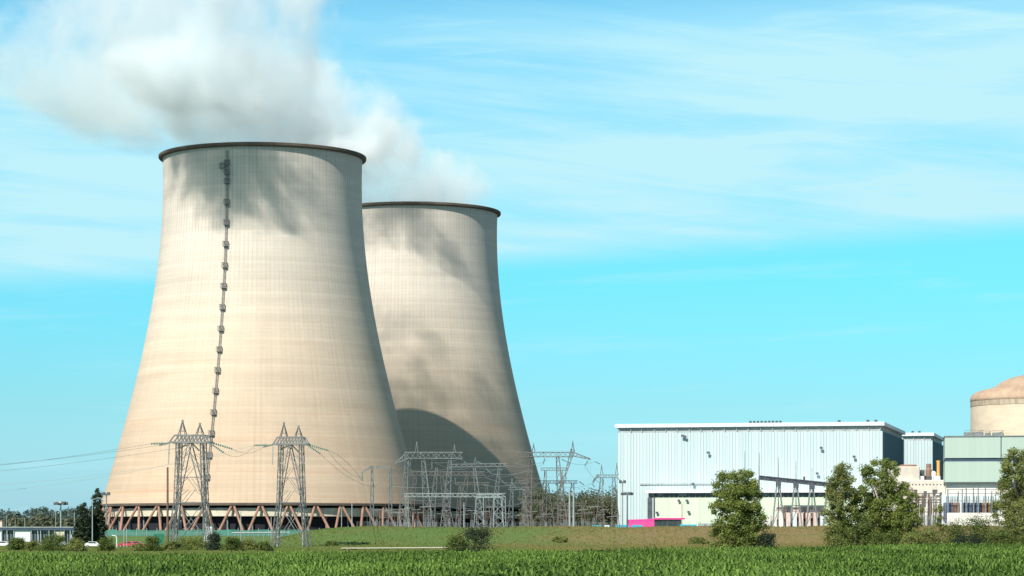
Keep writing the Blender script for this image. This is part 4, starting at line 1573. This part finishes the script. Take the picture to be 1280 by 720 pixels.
tree('leafy_tree', 'dense olive toned young tree before the ragged tall one', 'tree', 1279, 420, 626, 48, 63, 'leaf_olive', 70, 110, .24, 'egg', .02, clump_r=.95)
tree('leafy_tree', 'thin sapling before the white switchgear wall', 'tree', 1176, 450, 628, 22, 64, 'leaf_olive', 26, 70, .26, 'egg', .03, clump_r=.8)
tree('conical_tree', 'shorter of the two dark conical evergreens beside the tower', 'tree', 103.5, 700, 620, 25, 71, 'leaf_dark', 130, 85, .42, 'cone', .02, clump_r=1.0)
tree('conical_tree', 'taller of the two dark conical evergreens beside the tower', 'tree', 121, 705, 608, 28, 72, 'leaf_dark', 160, 85, .42, 'cone', .02, clump_r=1.05)


def bush(label, px, Y, top, w, seed, mat='leaf_bush', bot=None):
    zb = ground_z(at(px, Y), Y)
    return tree('bush', label, 'bush', px, Y, top, w, seed, mat, 60, 95, .24, 'dome', .02, zbase=zb, clump_r=max(.6, (hz(top, Y) - zb) * .33), trunk=True)


bush('broad dark bush alone on the grassy bank below the low gantry', 594, 420, 656, 76, 81, 'leaf_dark')
bush('small low shoot growing against the side of the broad dark bush', 570, 418, 669, 34, 82, 'leaf_bush')
bush('bright green bush under the white wall panel', 22, 560, 671, 26, 83)
bush('large dark bush in front of the low building', 67, 545, 665, 46, 84, 'leaf_bush')
bush('olive bush between the large dark bush and the white car', 95, 540, 672, 28, 85, 'leaf_olive')
bush('rounded bush between the white car and the bent barrier', 133, 545, 671, 26, 86)
bush('rounded bush in front of the dark green screen', 190, 540, 669, 28, 87)
bush('dark bush at the foot of the tall pylon', 268, 545, 664, 18, 88, 'leaf_dark')
bush('low scrubby bush between the two pylons', 291, 545, 671, 26, 89)
bush('scrubby brown green bush within the legs of the tall pylon', 240, 565, 668, 40, 90, 'leaf_olive')
bush('dark low bush in the shade beside the single leafy tree', 958, 424, 664, 30, 91, 'leaf_dark')
for i, (px, Y, top, w, mat, lab) in enumerate((
        (1160, 415, 655, 44, 'leaf_olive', 'olive bush at the foot of the small cluster tree'),
        (1192, 418, 648, 40, 'leaf_bush', 'dark green bush under the pale stepped block'),
        (1222, 420, 641, 50, 'leaf_bush', 'tall dark bush in front of the white switchgear wall'),
        (1248, 412, 660, 50, 'leaf_bush', 'low spreading bush at the foot of the ragged tree'),
        (1210, 406, 666, 56, 'leaf_dark', 'low dark bush at the edge of the maize'),
        (1140, 412, 664, 40, 'leaf_olive', 'low olive scrub between cluster and bushes'),
        (1290, 402, 660, 50, 'leaf_bush', 'low bush at the foot of the dense olive tree'),
        (1045, 420, 668, 22, 'leaf_olive', 'small shrub at the foot of the looser cluster tree'),
        (1105, 418, 662, 46, 'leaf_bush', 'bushy undergrowth below the tallest cluster tree'),
        (873, 640, 671, 26, 'leaf_olive', 'small dry shrub on the brown bank before the annex'),
        (700, 660, 670, 22, 'leaf_olive', 'tiny shrub on the brown bank before the switchyard'),
        (415, 640, 676, 20, 'leaf_bush', 'little shrub on the green bank past the second pylon'))):
    bush(lab, px, Y, top, w, 100 + i, mat)


for i, (px, top, w, mat, lab) in enumerate(((215, 675, 26, 'leaf_olive', 'low scrub beside the dark wooden pole'), (312, 673, 28, 'leaf_olive', 'dry scrub just before the second pylon'),
        (330, 677, 24, 'leaf_bush', 'small green scrub at the foot of the second pylon'), (172, 679, 22, 'leaf_olive', 'low scrub in front of the red cars'), (40, 676, 22, 'leaf_olive', 'low scrub between the bright bush and the large dark bush'))):
    bush(lab, px, 550, top, w, 140 + i, mat)


# woods
def wood(name, label, x0p, x1p, Y0, Y1, topf, n, seed, mat, leaf, per):
    rng = np.random.default_rng(seed)
    Vs, Qs, Ts = [], [], []
    off = 0
    for k in range(n):
        Y = rng.uniform(Y0, Y1)
        px = rng.uniform(x0p, x1p)
        X = at(px, Y)
        H = (hz(topf(px), Y)) * rng.uniform(.72, 1.04)
        W = H * rng.uniform(.22, .36)
        m = 9
        cz_ = rng.uniform(.15, .92, m)
        ca = rng.uniform(0, 6.28, m)
        cr_ = np.sqrt(rng.random(m)) * W * (1.1 - .6 * np.abs(cz_ - .5))
        C = np.stack([X + cr_ * np.cos(ca), Y + cr_ * np.sin(ca), cz_ * H], 1)
        i = np.repeat(np.arange(m), per // m)
        g_ = rng.normal(size=(len(i), 3))
        g_ /= np.linalg.norm(g_, axis=1)[:, None]
        P = C[i] + g_ * (rng.random(len(i)) ** .5)[:, None] * W * .55
        V, Q = leaf_quads(P, leaf, rng, out=g_)
        Vs.append(V)
        Qs.append(Q + off)
        off += len(V)
        Ts.append(np.clip(.4 + rng.normal(0, .2) + rng.normal(0, .12, m)[i] + rng.normal(0, .1, len(i)), 0, 1))
    o = np_mesh(name, np.concatenate(Vs), np.concatenate(Qs), mat, np.concatenate(Ts))
    tag(o, label, 'woodland', kind='stuff')


wood('woodland', 'brownish wood seen between the hidden tower and the blue hall', 668, 775, 1150, 1240, lambda p: 612 + 3 * math.sin(p * .21), 60, 201, 'leaf_forest', 1.1, 480)
wood('treeline', 'distant bluish treeline on the horizon behind the low building', -120, 190, 1900, 2300, lambda p: 637 + 2.5 * math.sin(p * .11) - .02 * p, 190, 202, 'leaf_forest_far', 2.2, 240)
wood('woodland', 'nearer olive wood behind the low building', -60, 110, 1250, 1420, lambda p: 645 + 3 * math.sin(p * .09 + 1), 75, 203, 'leaf_forest', 1.5, 260)
wood('treeline', 'far treeline closing the horizon behind the halls', 800, 1420, 2300, 2700, lambda p: 641, 220, 204, 'leaf_forest_far', 3.0, 120)

# ------------------------------------------------------------------ sky, sun, camera
SUN_AZ, SUN_EL = 30.0, 42.0     # degrees left of the direction behind the camera, elevation
w = bpy.data.worlds.new('World')
SC.world = w
w.use_nodes = True
nt = NT(w.node_tree)
sky = nt.n('ShaderNodeTexSky', {'sky_type': 'NISHITA', 'sun_disc': False, 'sun_elevation': R(SUN_EL), 'sun_rotation': R(180 + SUN_AZ),
                                'air_density': 1.0, 'dust_density': .6, 'ozone_density': 1.0, 'altitude': 100})
d = nt.n('ShaderNodeTexCoord').outputs['Generated']
dx, dy, dz = nt.xyz(d)
az = nt.m('ARCTAN2', dx, dy)
el = nt.m('ARCSINE', dz)
ramp = nt.n('ShaderNodeValToRGB', None, i0=nt.m('MULTIPLY', el, 2.0))
els = ramp.color_ramp.elements
for k, (e_, c_) in enumerate(((0.0, (.52, .97, 1.55)), (.094, (.43, .93, 1.2)), (.19, (.35, 1.09, 1.25)), (.38, (.48, 1.25, 1.36)), (.55, (.26, .44, .60)), (.85, (.15, .24, .34)))):
    q = els[k] if k < 2 else els.new(e_)
    q.position = e_
    q.color = tuple(v / 1.6 for v in c_) + (1,)
tint = nt.mix(1.0, sky.outputs[0], ramp.outputs[0], 'MULTIPLY')
tint = nt.n('ShaderNodeVectorMath', {'operation': 'SCALE'}, i0=tint, Scale=1.46).outputs[0]
v = nt.vec(nt.m('MULTIPLY', az, 4.0), nt.m('MULTIPLY', nt.m('MULTIPLY_ADD', az, .06, el), 26.0), 0.0)
n1 = nt.noise(v, 1.3, 6, .55, .5)
n2 = nt.noise(nt.vec(nt.m('MULTIPLY', az, 9.0), nt.m('MULTIPLY', nt.m('MULTIPLY_ADD', az, -.05, el), 95.0), 4.0), 1.0, 5, .6, .3)
e2 = nt.m('MULTIPLY_ADD', az, -.055, el)
n3 = nt.noise(nt.vec(nt.m('MULTIPLY', az, 5.0), nt.m('MULTIPLY', nt.m('MULTIPLY_ADD', az, .10, el), 70.0), 9.0), 1.0, 6, .6, .6)
band = nt.step(e2, .096, .112)
band = nt.m('MULTIPLY', band, nt.step(e2, .208, .165, .12, 1.0))
low = nt.step(el, .08, .0, 0, .12)
cov = nt.m('ADD', nt.m('MULTIPLY', band, nt.m('MULTIPLY_ADD', nt.m('ADD', nt.m('MULTIPLY', nt.step(n1, .30, .60), .6), nt.m('MULTIPLY', nt.step(n3, .38, .66), .5)), .88, .32)),
           nt.m('MULTIPLY', nt.step(n2, .52, .72), .28))
cov = nt.m('ADD', cov, low, clamp=True)
cloud = nt.mix(cov, tint, (4.2, 7.05, 7.75))
bg = nt.n('ShaderNodeBackground', None, Color=cloud, Strength=.1)
wo = nt.n('ShaderNodeOutputWorld')
nt.t.links.new(bg.outputs[0], wo.inputs[0])

S = Vector((-math.sin(R(SUN_AZ)) * math.cos(R(SUN_EL)), -math.cos(R(SUN_AZ)) * math.cos(R(SUN_EL)), math.sin(R(SUN_EL))))
sl = bpy.data.lights.new('sun', 'SUN')
sl.energy = 5.0
sl.angle = R(.5)
sl.color = (1.0, .95, .86)
so = bpy.data.objects.new('sun', sl)
so.rotation_euler = S.to_track_quat('Z', 'Y').to_euler()
so.location = (-200, -200, 300)
COL.objects.link(so)

cam = bpy.data.cameras.new('camera')
cam.sensor_fit = 'HORIZONTAL'
cam.sensor_width = 36.0
cam.lens = 36.0 * F / 1280.0
cam.shift_x = 0.0
cam.shift_y = (HOR - 360.0) / 1280.0
cam.clip_start = .5
cam.clip_end = 20000
co = bpy.data.objects.new('camera', cam)
co.location = (0, 0, CZ)
co.rotation_euler = (R(90), 0, 0)
COL.objects.link(co)
SC.camera = co

SC.view_settings.view_transform = 'Standard'
SC.view_settings.look = 'None'
SC.view_settings.exposure = 0.34
SC.view_settings.gamma = 1.0
SC.view_settings.use_curve_mapping = False
SC.render.engine = 'CYCLES'
cy = SC.cycles
cy.max_bounces = 22
cy.diffuse_bounces = 3
cy.glossy_bounces = 2
cy.transmission_bounces = 3
cy.volume_bounces = 20
cy.transparent_max_bounces = 16
cy.use_denoising = True
cy.volume_step_rate = .25
cy.volume_max_steps = 160
